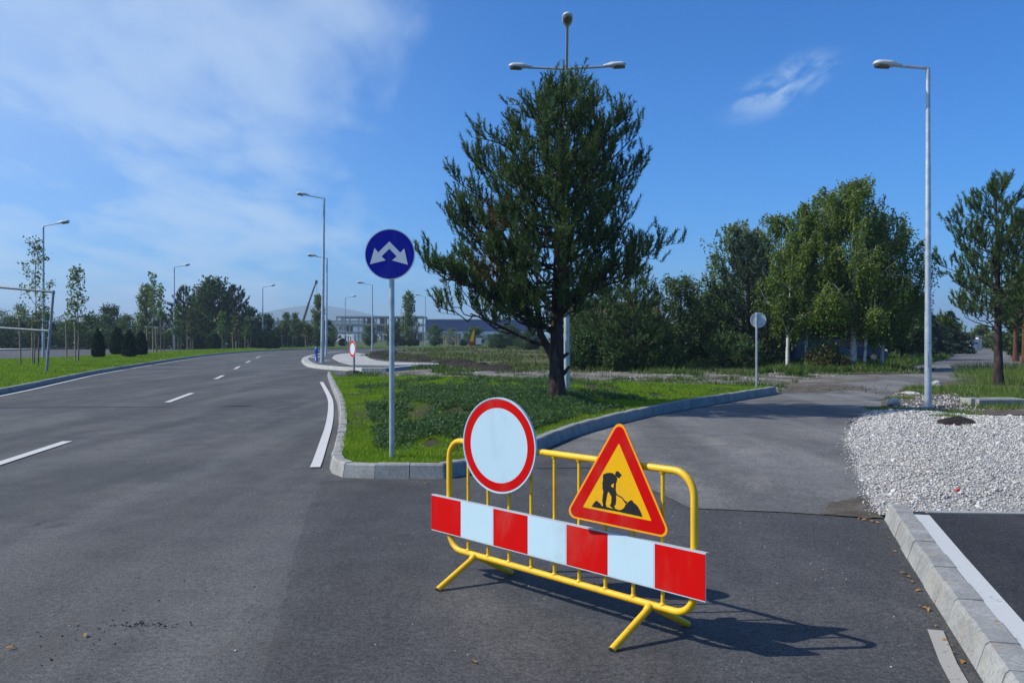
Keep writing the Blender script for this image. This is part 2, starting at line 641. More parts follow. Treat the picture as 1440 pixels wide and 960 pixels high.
M['yellow'] = enamel('yellow enamel', (.84, .50, .010), (.76, .43, .008))
M['red'] = sheeting('red sheeting', (.56, .002, .0015), .12, .5)
M['white'] = sheeting('white sheeting', (.48, .66, .76), .3, .4)
M['amber'] = sheeting('amber sheeting', (.84, .44, .002), .2, .45)
M['orange'] = sheeting('orange border sheeting', (.95, .36, .012), .2, .45)
M['blue'] = sheeting('blue sheeting', (.001, .012, .30), .12, .5)
M['arrow'] = sheeting('pale sheeting', (.62, .68, .74))
M['black'] = mat('black print', (.008, .008, .009), None, 30, .5)
M['rubber'] = mat('black rubber', (.02, .02, .021), (.03, .03, .03), 12, .8, 0, .2)
M['alu'] = mat('sign back aluminium', (.55, .60, .63), (.46, .50, .53), 4, .5, .2)
M['hydrant'] = mat('blue paint', (.01, .10, .50), (.008, .08, .40), 8, .4)


def bark(name, c1, c2, sc=1.0):
    m, t, b = new_mat(name)
    tc = t.node('ShaderNodeTexCoord')
    v = t.mapping(tc.outputs['Object'], (9 * sc, 9 * sc, 2.2 * sc))
    n = t.noise(v, 1.0, 6, .7, .8)
    n2 = t.noise(t.mapping(tc.outputs['Object'], (30 * sc, 30 * sc, 9 * sc)), 1.0, 4, .7)
    k = t.math('ADD', t.math('MULTIPLY', n, .7), t.math('MULTIPLY', n2, .3))
    t.put(b.inputs['Base Color'], t.ramp(k, [(.38, c2), (.50, tuple((x + y) / 2.4 for x, y in zip(c1, c2))), (.64, c1)]))
    b.inputs['Roughness'].default_value = .95
    b.inputs['Specular IOR Level'].default_value = .1
    bn = t.node('ShaderNodeBump'); bn.inputs['Strength'].default_value = 1.0; bn.inputs['Distance'].default_value = .05
    t.put(bn.inputs['Height'], k); t.l.new(bn.outputs[0], b.inputs['Normal'])
    return m


M['bark_pine'] = bark('pine bark', (.105, .078, .070), (.016, .012, .012))
M['bark_red'] = bark('red pine bark', (.20, .095, .055), (.06, .03, .02))
M['bark_birch'] = mat('birch bark', (.56, .56, .54), (.07, .065, .06), 7, .8, 0, .2, 30, lo=.36, hi=.46)
M['bark_dark'] = bark('dark bark', (.07, .055, .046), (.022, .018, .015))
M['timber'] = mat('raw timber', (.40, .31, .21), (.26, .19, .12), 6, .85)
M['timber_pale'] = mat('pale timber', (.66, .55, .36), (.5, .4, .24), 6, .85)
M['timber_old'] = mat('grey timber', (.22, .18, .15), (.13, .11, .09), 6, .9)
M['pine'] = foliage('pine needles', (.018, .056, .020), (.052, .104, .026), (.13, .18, .048), 2.6, .16)
M['pine_dead'] = foliage('dry pine needles', (.11, .05, .022), (.16, .07, .03), (.2, .1, .04), 1.6, .1)
M['spruce'] = foliage('spruce needles', (.010, .030, .020), (.018, .048, .026), (.04, .07, .03), 1.2, .1)
M['birch'] = foliage('birch leaves', (.050, .108, .010), (.100, .165, .014), (.19, .235, .028), .9, .36)
M['birch_pale'] = foliage('pale birch leaves', (.065, .115, .030), (.110, .165, .045), (.20, .24, .075), .9, .34)
M['dark_leaf'] = foliage('dark leaves', (.014, .042, .012), (.030, .070, .016), (.06, .11, .025), .8, .22)
M['mid_leaf'] = foliage('mid green leaves', (.030, .075, .014), (.058, .115, .018), (.12, .175, .035), .8, .28)
M['apple_leaf'] = foliage('apple leaves', (.028, .060, .018), (.045, .085, .025), (.09, .12, .04), .8, .25)
M['brown_leaf'] = foliage('browning leaves', (.07, .065, .02), (.06, .09, .022), (.12, .10, .03), .8, .25)
M['cypress'] = foliage('cypress sprays', (.008, .028, .016), (.014, .042, .020), (.03, .06, .026), 2.0, .08)
M['grass'] = foliage('lawn grass', (.092, .235, .006), (.215, .385, .010), (.36, .46, .03), .8, .46)
M['grass_dark'] = foliage('weed leaves', (.020, .066, .018), (.050, .115, .032), (.12, .19, .075), 2.2, .24)
M['grass_wild'] = foliage('wild grass', (.050, .075, .022), (.085, .125, .022), (.17, .17, .06), .4, .25)
M['soil_lawn'] = ground_mat('lawn soil', [(.3, (.045, .036, .026)), (.5, (.050, .050, .022)), (.72, (.055, .09, .014))], .9)
M['soil'] = ground_mat('dark soil', [(.3, (.018, .014, .012)), (.6, (.040, .032, .026)), (.8, (.075, .062, .05))], 1.1, bump=1.0, bscale=7, bdist=.12)
M['field'] = ground_mat('rough field', [(.34, (.055, .075, .022)), (.5, (.085, .085, .045)), (.64, (.14, .125, .10)), (.8, (.20, .185, .16))], .22)
M['track'] = ground_mat('gravel track', [(.30, (.06, .05, .04)), (.46, (.14, .125, .105)), (.58, (.22, .205, .185)), (.8, (.30, .285, .26))], .55, bump=1.0, bscale=16, bdist=.06)
M['verge'] = ground_mat('stony verge', [(.3, (.07, .058, .045)), (.55, (.12, .10, .082)), (.75, (.21, .195, .17))], 1.1, bscale=20)
M['gravel_bed'] = ground_mat('crushed stone bed', [(.3, (.26, .25, .235)), (.6, (.40, .39, .37)), (.8, (.50, .49, .47))], 2.2, bump=1.0, bscale=34, bdist=.03)
M['ground'] = ground_mat('open ground', [(.3, (.04, .065, .018)), (.55, (.07, .095, .028)), (.8, (.12, .12, .06))], .06)
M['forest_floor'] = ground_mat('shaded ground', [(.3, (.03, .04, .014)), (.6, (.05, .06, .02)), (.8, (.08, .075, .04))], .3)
M['hill'] = ground_mat('wooded hills', [(.3, (.03, .05, .03)), (.6, (.045, .07, .04)), (.8, (.08, .09, .06))], .006, bscale=.05)


def stone_mat():
    m, t, b = new_mat('crushed white stone')
    g = t.node('ShaderNodeNewGeometry')
    n = t.noise(g.outputs['Position'], 30, 4)
    col = t.ramp(g.outputs['Random Per Island'], [(0, (.13, .12, .11)), (.2, (.36, .35, .335)), (.7, (.51, .50, .48)), (1, (.68, .66, .63))])
    col = t.mix(t.math('MULTIPLY', t.smooth(g.outputs['Random Per Island'], .94, .97), .5), col, (.42, .26, .15))
    col = t.mix(1.0, col, t.smooth(n, .2, .8, .72, 1.2), 'MULTIPLY')
    t.put(b.inputs['Base Color'], col)
    b.inputs['Roughness'].default_value = .85
    return m


M['stone'] = stone_mat()
M['brick'] = mat('red brick wall', (.30, .085, .05), (.2, .055, .035), 5, .9)
M['render'] = mat('ochre render', (.42, .26, .15), (.34, .2, .11), 2, .9)
M['roof'] = mat('grey roof sheet', (.26, .28, .30), (.2, .21, .23), 3, .6)
M['roof_dark'] = mat('dark tiles', (.12, .06, .045), (.09, .045, .035), 5, .8)
M['frame_concrete'] = mat('bare concrete', (.40, .38, .35), (.31, .295, .27), .4, .9)
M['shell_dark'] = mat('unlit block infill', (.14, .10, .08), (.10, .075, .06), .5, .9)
M['wall_white'] = mat('white cladding', (.66, .68, .70), (.6, .62, .64), .3, .6)
M['wall_blue'] = mat('blue cladding', (.028, .060, .20), (.024, .05, .17), .3, .5)
M['window'] = mat('window glass', (.03, .04, .06), (.02, .03, .045), 2, .08)
M['car_blue'] = mat('dark blue car paint', (.008, .018, .075), (.006, .014, .06), 3, .25, .2)
M['car_white'] = mat('white car paint', (.72, .73, .74), None, 3, .3)
M['car_red'] = mat('red car paint', (.5, .02, .015), None, 3, .3)
M['car_grey'] = mat('grey car paint', (.10, .105, .11), None, 3, .3, .3)
M['car_green'] = mat('teal car paint', (.02, .075, .10), None, 3, .3, .2)
M['glass'] = mat('car glass', (.012, .015, .018), None, 3, .06)
M['tyre'] = mat('tyre', (.015, .015, .015), None, 20, .85)
M['crane'] = mat('dark crane paint', (.035, .04, .05), (.05, .05, .055), 2, .5)
M['crane_yellow'] = mat('crane yellow', (.55, .33, .02), None, 2, .5)
M['leaf_dry'] = foliage('fallen leaf', (.30, .10, .02), (.36, .18, .04), (.45, .28, .08), 9, .1)
M['plastic_red'] = mat('red plastic', (.6, .03, .02), None, 8, .4)
M['blue_plastic'] = mat('blue panel', (.012, .03, .12), None, 3, .5)

# ------------------------------------------------------------------ the ground, roads and kerbs
sheet('ground', [(-3900, -60), (3900, -60), (3900, 4900), (-3900, 4900)], -.03, M['ground'])

med_front = [(-8.6, -12), (-9.2, 0), (-11.3, 12), (-14.5, 25.6), (-16.4, 32.5), (-18.3, 39.3), (-20.2, 47.5), (-21.9, 55.3), (-24.4, 67), (-26.8, 80),
             (-28.6, 93), (-29.5, 106), (-28.8, 118), (-25.5, 128), (-19.5, 134), (-12, 138), (0, 144), (14, 148), (34, 152), (60, 154)]
sheet('road', med_front + [(60, 60), (34, 30), (34, -12)], 0.0, M['asphalt_old'])

# newer, darker asphalt of the junction mouth in front of the camera
seam = []
for (ax, ay), (bx_, by_) in zip([(370, 960), (385, 900), (402, 830), (420, 760), (436, 712)], [(385, 900), (402, 830), (420, 760), (436, 712), (452, 676)]):
    for k in range(9):
        q = G(ax + (bx_ - ax) * k / 9, ay + (by_ - ay) * k / 9)
        q.x += random.uniform(-.014, .014)
        seam.append(q)
seam.append(G(452, 676))
sheet('junction_road', [(-.9, -12), (-1.0, 2.0)] + [(p.x, p.y) for p in seam] + [tuple(G(*q)[:2]) for q in ((520, 676), (640, 674), (760, 650), (800, 640), (880, 672), (970, 716), (1110, 722), (1225, 730))]
      + [(3.35, 7.9), (2.3, 4.2), (1.2, 0.5), (.2, -3), (-.5, -12)], .004, M['asphalt_new'])
side_pts = [G(800, 640), G(760, 640), G(822, 611), G(900, 590), G(960, 578), G(1043, 564), G(1093, 555.5)]
sheet('side_road', [tuple(p[:2]) for p in side_pts] + [(9.0, 30), (11.5, 35), (17.5, 43.5), (23, 51), (34, 70), (60, 120), (84, 160), (96, 158), (66, 112), (41, 66), (28, 48.5), (24.6, 44), (17, 34.5),
      (12.3, 28.5), (9.6, 23.5), (8.2, 20), (6.3, 17), (5.5, 14.6), (5.0, 12.0), (4.3, 9.8), (3.6, 8.5)] + [tuple(G(*q)[:2]) for q in ((1225, 729), (1110, 721), (970, 715), (880, 671))], .008, M['asphalt_side'])


def offset_line(pts, d):
    """plan polyline moved d to its left"""
    pts = [Vector((p[0], p[1])) for p in pts]
    out = []
    for i, p in enumerate(pts):
        a = pts[max(0, i - 1)]; b = pts[min(len(pts) - 1, i + 1)]
        t = (b - a).normalized()
        out.append(p + Vector((-t.y, t.x)) * d)
    return out


def resample(pts, step):
    pts = [Vector((p[0], p[1])) for p in pts]
    # smooth (Catmull-Rom) then equal steps
    fine = []
    for i in range(len(pts) - 1):
        p0 = pts[max(i - 1, 0)]; p1 = pts[i]; p2 = pts[i + 1]; p3 = pts[min(i + 2, len(pts) - 1)]
        for k in range(10):
            t = k / 10
            fine.append(.5 * ((2 * p1) + (p2 - p0) * t + (2 * p0 - 5 * p1 + 4 * p2 - p3) * t * t + (3 * p1 - p0 - 3 * p2 + p3) * t ** 3))
    fine.append(pts[-1])
    out = [fine[0]]
    acc = 0
    for a, b in zip(fine, fine[1:]):
        L = (b - a).length
        while acc + L >= step:
            r = (step - acc) / L
            a = a.lerp(b, r); out.append(a.copy()); L = (b - a).length; acc = 0
        acc += L
    if (out[-1] - fine[-1]).length > step * .35:
        out.append(fine[-1])
    return out


def kerb(name, pts, width, height, stone=1.0, slope=.025, mat_=None, z0=-.01, gap=.006, hf=None):
    """kerb stones laid along a line (its road side); the body lies to the left of the line"""
    pts = resample(pts, stone)
    inn = offset_line(pts, width)
    top = offset_line(pts, slope)
    top2 = offset_line(pts, slope + .018)
    mb = MB()
    for i in range(len(pts) - 1):
        h = height if hf is None else hf(i / (len(pts) - 1))
        dz = random.uniform(-.006, .006)
        j = random.uniform(-.005, .005)
        prof = []
        for k, g in ((i, gap), (i + 1, -gap)):
            t = (pts[i + 1] - pts[i]).normalized() * g * .5
            n = Vector((-(pts[i + 1] - pts[i]).normalized().y, (pts[i + 1] - pts[i]).normalized().x)) * j
            prof.append([(*(pts[k] + t + n), z0), (*(top[k] + t + n), h - .016 + dz), (*(top2[k] + t + n), h + dz), (*(inn[k] + t + n), h + dz), (*(inn[k] + t + n), z0)])
        a, b = prof
        vs = a + b
        fs = [(q, q + 5, q + 6, q + 1) for q in range(4)] + [(0, 1, 2, 3, 4), (9, 8, 7, 6, 5)]
        mb.add(vs, [f[::-1] for f in fs], 0)
        # joint
    m2 = offset_line(pts, .012)
    mi = offset_line(pts, width - .012)
    for i in range(len(pts) - 1):
        h = (height if hf is None else hf(i / (len(pts) - 1))) - .02
        q = [(*m2[i], z0 + .003), (*m2[i + 1], z0 + .003), (*mi[i + 1], z0 + .003), (*mi[i], z0 + .003)]
        u = [(*m2[i + 0].lerp(mi[i], .42), h), (*m2[i + 1].lerp(mi[i + 1], .42), h), (*mi[i + 1], h), (*mi[i], h)]
        mb.add(q + u, [(4, 5, 6, 7), (0, 1, 5, 4), (2, 3, 7, 6)], 1)
    o = mb.build(name, [mat_ or M['concrete'], M['mortar']])
    tag(o, kind='structure')
    return pts, inn


def line_strip(mb, pts, w, z):
    a = offset_line(pts, w / 2); b = offset_line(pts, -w / 2)
    n = len(pts)
    vs = [(*p, z) for p in a] + [(*p, z) for p in b]
    mb.add(vs, [(i, n + i, n + i + 1, i + 1) for i in range(n - 1)], 0)


# median: its kerb, lawn, the white line at its foot (line runs so that its left side is the lawn)
mf = [Vector(p) for p in med_front]
med_pts, med_in = kerb('kerb', med_front, .16, .16, 1.2)
med_back = [(-60, -12), (-46, 20), (-36, 52), (-34, 68), (-37.6, 96), (-39, 112), (-36, 126), (-28, 141), (-16, 146), (0, 152), (16, 156), (60, 162)]
med_poly = [tuple(p) for p in med_in] + med_back[::-1]


def med_z(x, y):
    d = edge_dist(x, y, med_poly)
    return .135 + .10 * np.clip(d / 4, 0, 1)


sheet('median_lawn', med_poly, med_z, M['soil_lawn'], 3.0)
mb = MB()
edge = offset_line(resample(med_front[2:], 2.0), -.22)
line_strip(mb, edge, .12, .012)
tag(mb.build('road_edge_marking', M['paint']), kind='structure')

# centre dashes
cl = [G(-95, 683), G(0, 647), G(95, 621), G(235, 566), G(270, 553), G(303, 533), G(314, 528), G(330, 519), G(337, 515.2), G(346, 510), G(352, 507.5), G(360, 503.3), G(366, 501.2)]
mb = MB()
for a, b in ((0, 2), (3, 4), (5, 6), (7, 8), (9, 10), (11, 12)):
    p, q = cl[a], cl[b]
    line_strip(mb, [Vector(p[:2]), Vector(q[:2])], .15, .012)
tag(mb.build('lane_marking', M['paint']), kind='structure')

# far carriageway and the pavements beyond the median
sheet('far_road', [(-200, -12), (-60.2, -12), (-46.2, 20), (-36.2, 52), (-34.2, 68), (-37.8, 96), (-39.2, 112), (-36.2, 126), (-28.2, 141.3), (-40, 150), (-60, 138), (-64, 110), (-62, 84), (-64, 70), (-90, 40), (-200, 20)],
      .02, M['asphalt_walk'])
fk = [(-200, 20), (-90, 40), (-64, 70), (-62, 84), (-64, 110), (-60, 138)]
kerb('far_kerb', fk, .3, .17, 4.0)
sheet('far_pavement', [(-200, 20.4), (-90.3, 40.4), (-64.3, 70.2), (-62.3, 84), (-64.3, 110), (-60.3, 138), (-78, 132), (-80, 96), (-110, 60), (-200, 34)], .13, M['concrete_pale'])

# the island with the tree
isl = [G(460, 528), G(464, 541), G(470, 556), G(474.5, 570), G(476, 590), G(474, 612), G(467, 642), G(463, 655), G(465, 664), G(477, 670), G(500, 672.5), G(540, 673), G(580, 673), G(640, 671.5),
       G(700, 654), G(752, 637), G(820, 610), G(899, 589), G(960, 576), G(1043, 562), G(1093, 554)]
isl_pts, isl_in = kerb('island_kerb', [tuple(p[:2]) for p in isl], .16, .17, .40, .03, hf=lambda t: .165 + .05 * max(0, (t - .6) / .4))
isl_back = [(7.7, 26.2), (6.0, 27.4), (2.0, 30.6), (-2.0, 32.6), (-6.5, 34.0), (-7.05, 35.6), (-7.55, 38.0)]
isl_poly = [tuple(p) for p in isl_in] + isl_back


def vnoise(x, y, seed=0.0):
    """smooth lattice noise in about -1..1"""
    x = np.asarray(x, float) + seed * 17.3; y = np.asarray(y, float) + seed * 9.1
    xi = np.floor(x); yi = np.floor(y)
    fx = x - xi; fy = y - yi
    u = fx * fx * (3 - 2 * fx); v = fy * fy * (3 - 2 * fy)

    def hsh(a, b_):
        q = np.sin(a * 127.1 + b_ * 311.7 + seed * 74.7) * 43758.5453
        return (q - np.floor(q)) * 2 - 1
    return (hsh(xi, yi) * (1 - u) + hsh(xi + 1, yi) * u) * (1 - v) + (hsh(xi, yi + 1) * (1 - u) + hsh(xi + 1, yi + 1) * u) * v


def smooth01(t):
    t = np.clip(t, 0, 1)
    return t * t * (3 - 2 * t)


def isl_z(x, y):
    d = edge_dist(x, y, isl_poly)
    front = np.minimum(d / 3.6, 1)
    bump = .012 * np.sin(x * 3.1) * np.sin(y * 2.3 + 1)
    return .135 + .21 * smooth01(front) + bump * np.minimum(d, 1) + .05 * smooth01((x - 1) / 6) * np.exp(-d / .8)


def isl_zp(x, y):
    return float(isl_z(np.array([x]), np.array([y]))[0])


sheet('island_lawn', isl_poly, isl_z, M['soil_lawn'], .45)
mb = MB()
il = [G(452, 537.5), G(459, 550), G(464.5, 563), G(465, 580), G(462, 600), G(455, 623), G(447, 648), G(442, 660)]
line_strip(mb, resample([tuple(p[:2]) for p in il], .5), .125, .014)
tag(mb.build('island_edge_marking', M['paint']), kind='structure')

# dirt track between the island and the field, with the crushed gravel heap area
track_poly = [(-7.5, 35.4), (-6.0, 39), (-5.2, 44), (-4.6, 51), (-2.5, 50), (0, 45), (3, 42), (8, 40.5), (14, 40), (19, 41), (22, 47), (17.6, 43.4), (11.6, 35), (9.1, 30), (7.9, 26.4), (6.0, 27.5), (2.0, 30.7), (-2.0, 32.7), (-6.4, 33.9)]


def track_z(x, y):
    d = edge_dist(x, y, track_poly)
    return .013 + smooth01(d / 1.2) * (.05 + .05 * vnoise(x * .9, y * .9, 4) + .045 * vnoise(x * 2.6, y * 2.2, 6))


sheet('dirt_track', track_poly, track_z, M['track'], .5)

# peninsula of the roundabout
pen = [G(617, 514.5), G(580, 519), G(533, 522.5), G(483, 521), G(448, 518.3), G(431, 515), G(424, 508.5), G(427, 505), G(436, 502), G(455, 498.5), G(480, 496)]
pen_pts, pen_in = kerb('roundabout_kerb', [tuple(p[:2]) for p in pen][::-1], .45, .17, 1.4, .03, M['concrete_pale'])
pen_poly = [tuple(p) for p in pen_in] + [(-4.6, 53.5), (-6.5, 62), (-9, 76), (-14.5, 92)]
sheet('roundabout_pavement', pen_poly, .15, M['asphalt_walk'])
slab = [(617, 512.4), (554, 513.3), (494, 512.2), (478, 508.5), (467, 503), (470, 499.5), (479, 497.4), (500, 496), (512, 497.4), (515, 500.5), (519, 503.5), (529, 506.8), (554, 509.2), (617, 510.8)]
slab_p = [tuple(G(x, y, .19)[:2]) for x, y in slab]
mb = MB()
fr = (Vector((0, 0, 0)), Vector((1, 0, 0)), Vector((0, 1, 0)), Vector((0, 0, 1)))
mb.prism([tuple(p) for p in slab_p], fr, .1, .20)
tag(mb.build('concrete_path', M['concrete_pale']), kind='structure')
mb = MB()
for a, b in (((446, 507.4), (464, 506.6)), ((434, 503.0), (452, 501.2))):
    line_strip(mb, [G(*a, .15).to_2d(), G(*b, .15).to_2d()], .5, .158)
tag(mb.build('pavement_marking', M['paint_new']), kind='structure')

# the rough field and its earth banks
field_poly = [(-16, 104), (-15.2, 92), (-12.6, 72), (-9.6, 61), (-7.4, 56), (-4.4, 53.2), (-2.5, 49.5), (0, 44.5), (3, 41.5), (8, 40), (14, 39.5), (18.5, 40.5), (22, 50), (33, 70), (58, 120), (70, 150), (40, 150), (14, 146.5), (0, 142), (-10, 137)]


def field_z(x, y):
    d = edge_dist(x, y, field_poly)
    z = .03 + .12 * smooth01(d / 3)
    z = z + .05 * np.sin(x * .7 + y * .31) * smooth01(d / 2) + .03 * np.sin(x * 1.9 - y * .8) * smooth01(d / 2)
    return z


sheet('field', field_poly, field_z, M['field'], 1.6)
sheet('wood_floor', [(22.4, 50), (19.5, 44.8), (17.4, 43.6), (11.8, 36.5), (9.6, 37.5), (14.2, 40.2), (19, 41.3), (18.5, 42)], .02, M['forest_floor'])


def ragged(pts, step, amp, seed):
    """outline broken up by noise"""
    pts = [Vector((q[0], q[1])) for q in pts]
    c = sum(pts, Vector((0, 0))) / len(pts)
    out = []
    for i, a in enumerate(pts):
        b_ = pts[(i + 1) % len(pts)]
        k = max(1, int((b_ - a).length / step))
        for j in range(k):
            q = a.lerp(b_, j / k)
            d = (q - c).normalized()
            out.append(tuple(q + d * amp * (noise.noise(Vector((q.x * 2.2, q.y * 2.2, seed))) + .6 * noise.noise(Vector((q.x * 9, q.y * 9, seed))))))
    return out


def soil_bank(name, pts, h, seed):
    """a low bank of dug earth over a plan polygon"""
    r = random.Random(seed)
    pl = [tuple(p[:2]) for p in pts]

    def z(x, y):
        d = edge_dist(x, y, pl)
        s = vnoise(x * 1.3, y * .8, seed) + .6 * vnoise(x * 3.6, y * 2.4, seed + 2)
        return .01 + h * smooth01(d / .9) * np.maximum(.25, 1 + .75 * s)
    return sheet(name, ragged(pl, .5, .5, seed), z, M['soil'], .34)


soil_bank('soil_bank', [(-14.4, 90), (-12.4, 72), (-9.3, 61), (-7.1, 55.6), (-4.2, 52.6), (-2.4, 50.2), (-1.4, 54), (-4.5, 62), (-8, 76), (-11.5, 92)], .20, 1)
soil_bank('soil_bank', [(-4.0, 50.5), (-2.7, 45), (-1.4, 41.8), (0.4, 40.4), (1.0, 42.0), (-.4, 45.5), (-2.2, 51)], .22, 4)

# gravel yard at the right, the verge behind it
grav = [G(1238, 727), G(1224, 703), G(1209, 672), G(1197, 642), G(1192, 617), G(1204, 592), G(1228, 579), G(1262, 577), G(1310, 580), G(1370, 585), G(1440, 588), (24, 19), (24, 8.0), G(1440, 723), G(1330, 722)]
grav_poly = ragged(grav, .22, .10, 5)


def grav_z(x, y):
    d = edge_dist(x, y, grav_poly)
    return .012 + .07 * smooth01(d / .9) + .012 * np.sin(x * 2.3) * np.sin(y * 1.7)


sheet('gravel_yard', grav_poly, grav_z, M['gravel_bed'], .3)
verge_poly = [(8.2, 20.0), (9.6, 23.5), (12.3, 28.5), (17, 34.5), (24.6, 44), (28, 48.5), (41, 66), (66, 112), (96, 150), (110, 60), (60, 14), (22, 18.9), (12.5, 18.3), (10.2, 18.7), (8.8, 19.6)]


def verge_z(x, y):
    d = edge_dist(x, y, verge_poly)
    return .016 + .06 * smooth01(d / 2) + .02 * np.sin(x * 1.3) * np.sin(y * .9) * smooth01(d)


sheet('verge', verge_poly, verge_z, M['verge'], 1.2)

# raised lot at the lower right: kerb stones, white line, black asphalt
kb = [(3.3, 8.02), (2.75, 6.15), (2.2, 4.22), (1.7, 2.5), (1.0, 0), (.1, -3)]
kerb('lot_kerb', kb[:], .19, .145, .38, .045)
kerb('lot_back_kerb', [(9.5, 7.36), (6, 7.56), (3.50, 7.74)], .12, .145, 1.0, .01)
lot = [(3.42, 7.70), (6, 7.5), (9.5, 7.3), (9.5, -3), (.3, -3), (1.19, 0), (1.89, 2.5), (2.39, 4.22), (2.94, 6.15), (3.36, 7.55)]
sheet('lot_asphalt', lot, .132, M['asphalt_lot'])
mb = MB()
line_strip(mb, offset_line([(3.35, 7.55), (2.94, 6.15), (2.39, 4.22), (1.89, 2.5), (1.19, 0)], .068), .12, .138)
tag(mb.build('lot_marking', M['paint_new']), kind='structure')
mb = MB()
line_strip(mb, [Vector(p) for p in ((2.32, 4.95), (2.15, 4.45), (1.98, 3.85), (1.63, 2.6))], .08, .012)
tag(mb.build('kerbside_marking', paint_mat('worn road paint', (.36, .345, .31), .95)), kind='structure')


# ------------------------------------------------------------------ scatter: grass, weeds, stones
def scatter(poly, zf, n, rate=2.0, ymin=None, keep=None, seed=1):
    """n points in a plan polygon, thinning with distance from the camera"""
    r = np.random.default_rng(seed)
    P = np.array([(p[0], p[1]) for p in poly])
    lo, hi = P.min(0), P.max(0)
    xs, ys = [], []
    got = 0
    while got < n:
        x = r.uniform(lo[0], hi[0], n); y = r.uniform(max(lo[1], 1.0), hi[1], n)
        y0 = max(lo[1], 4.0)
        k = in_poly(x, y, poly) & (r.random(n) < (y0 / np.maximum(y, y0)) ** rate) & (np.abs(x) < .64 * y + 2)
        if keep is not None:
            k &= keep(x, y, r)
        xs.append(x[k]); ys.append(y[k]); got += k.sum()
    x = np.concatenate(xs)[:n]; y = np.concatenate(ys)[:n]
    return x, y, zf(x, y), r


def noise2(x, y, s, off=0.0):
    return .8 * vnoise(x * s, y * s, off) + .3 * vnoise(x * s * 2.3, y * s * 2.3, off + 1)


def grass(name, poly, zf, n, h, wd, m, rate=2.0, keep=None, seed=1, scale_far=True, lean=.45):
    x, y, z, r = scatter(poly, zf, n, rate, keep=keep, seed=seed)
    far = np.maximum(y / 14, 1) ** .8 if scale_far else 1
    D = np.stack([r.normal(0, lean, n), r.normal(0, lean, n), np.ones(n)], 1)
    hh = h * r.uniform(.5, 1.3, n) * np.minimum(far, 2.2) ** .35
    if h > .15:
        hh = hh * np.clip(.75 + .8 * vnoise(x * .8, y * .8, seed) + .5 * vnoise(x * 2.5, y * 2.5, seed + 1), .18, 1.8)
    V = needle_tris(np.stack([x, y, z - .01], 1), D, hh, wd * far * r.uniform(.7, 1.3, n), r)
    o = link(name, big_mesh(name, V, 3, m))
    return tag(o, kind='stuff')


isl_edge = lambda x, y: edge_dist(x, y, isl_poly)


def weedy(x, y):
    """how much the coarse dark weeds have taken over at a point of the island lawn"""
    c = np.exp(-(((x + 1.0 - .05 * (y - 14)) / (1.9 + .10 * (y - 12))) ** 2 + ((y - 17.5) / 8.0) ** 2))
    c2 = np.exp(-(((x - 2.2) / 1.3) ** 2 + ((y - 17.6) / 1.3) ** 2)) * .9
    nz = vnoise(x * .9, y * .6, 3) + .6 * vnoise(x * 2.6, y * 1.7, 8) + .5 * vnoise(x * 6, y * 4, 5)
    return np.maximum(c, c2) + .44 * nz


def keep_lawn(x, y, r):
    w = weedy(x, y)
    bare = vnoise(x * 1.3, y * .9, 21) + .5 * vnoise(x * 4, y * 3, 2)
    return (r.random(len(x)) > np.clip((w - .2) * 1.1, 0, .86)) & (bare < .75)


def keep_weed(x, y, r):
    w = weedy(x, y)
    bare = vnoise(x * 1.2, y * .8, 31) + .6 * vnoise(x * 3.4, y * 2.3, 6)
    return (r.random(len(x)) < np.clip((w - .12) * 1.25, 0, 1)) & (bare < .42) & (isl_edge(x, y) > .45)


grass('grass', isl_poly, isl_z, 170000, .055, .011, M['grass'], 1.5, keep_lawn, 3)
# broad-leaved weeds: rosettes of leaves on short stems
fi = offset_line(resample([tuple(q) for q in isl_in], .05), .03)
r = np.random.default_rng(8)
ii = r.integers(0, len(fi) - 1, 9000)
fP = np.array([(fi[i].x, fi[i].y, .14) for i in ii]) + r.normal(0, .022, (9000, 3)) * [1, 1, .3]
sel = vnoise(fP[:, 0] * 2.2, fP[:, 1] * 2.2, 4) > -.35
tdir = np.array([((fi[i + 1] - fi[i]).normalized().y, -(fi[i + 1] - fi[i]).normalized().x, 0) for i in ii])
fV = needle_tris(fP[sel], (tdir * r.uniform(-.2, .9, (9000, 1)) + r.normal(0, .35, (9000, 3)) + [0, 0, .8])[sel], r.uniform(.04, .10, 9000)[sel], .011, r)
tag(link('grass', big_mesh('grass', fV, 3, M['grass'])), kind='stuff')
x, y, z, r = scatter(isl_poly, isl_z, 9500, 1.4, keep=keep_weed, seed=9)
k = 11
base = np.repeat(np.stack([x, y, z], 1), k, 0)
n = len(base)
hgt = np.repeat(r.uniform(.02, .15, len(x)), k)
base = base + np.stack([r.normal(0, .045, n), r.normal(0, .045, n), hgt * r.uniform(.2, 1, n)], 1)
D = np.stack([r.normal(0, .8, n), r.normal(0, .8, n), r.uniform(-.1, .9, n)], 1)
V = leaf_quads(base, D, r.uniform(.035, .08, n), r.uniform(.010, .024, n), r)
tag(link('weeds', big_mesh('weeds', V, 4, M['grass_dark'])), kind='stuff')
grass('weeds', isl_poly, isl_z, 26000, .13, .014, M['grass_dark'], 1.4, keep_weed, 41, lean=.6)
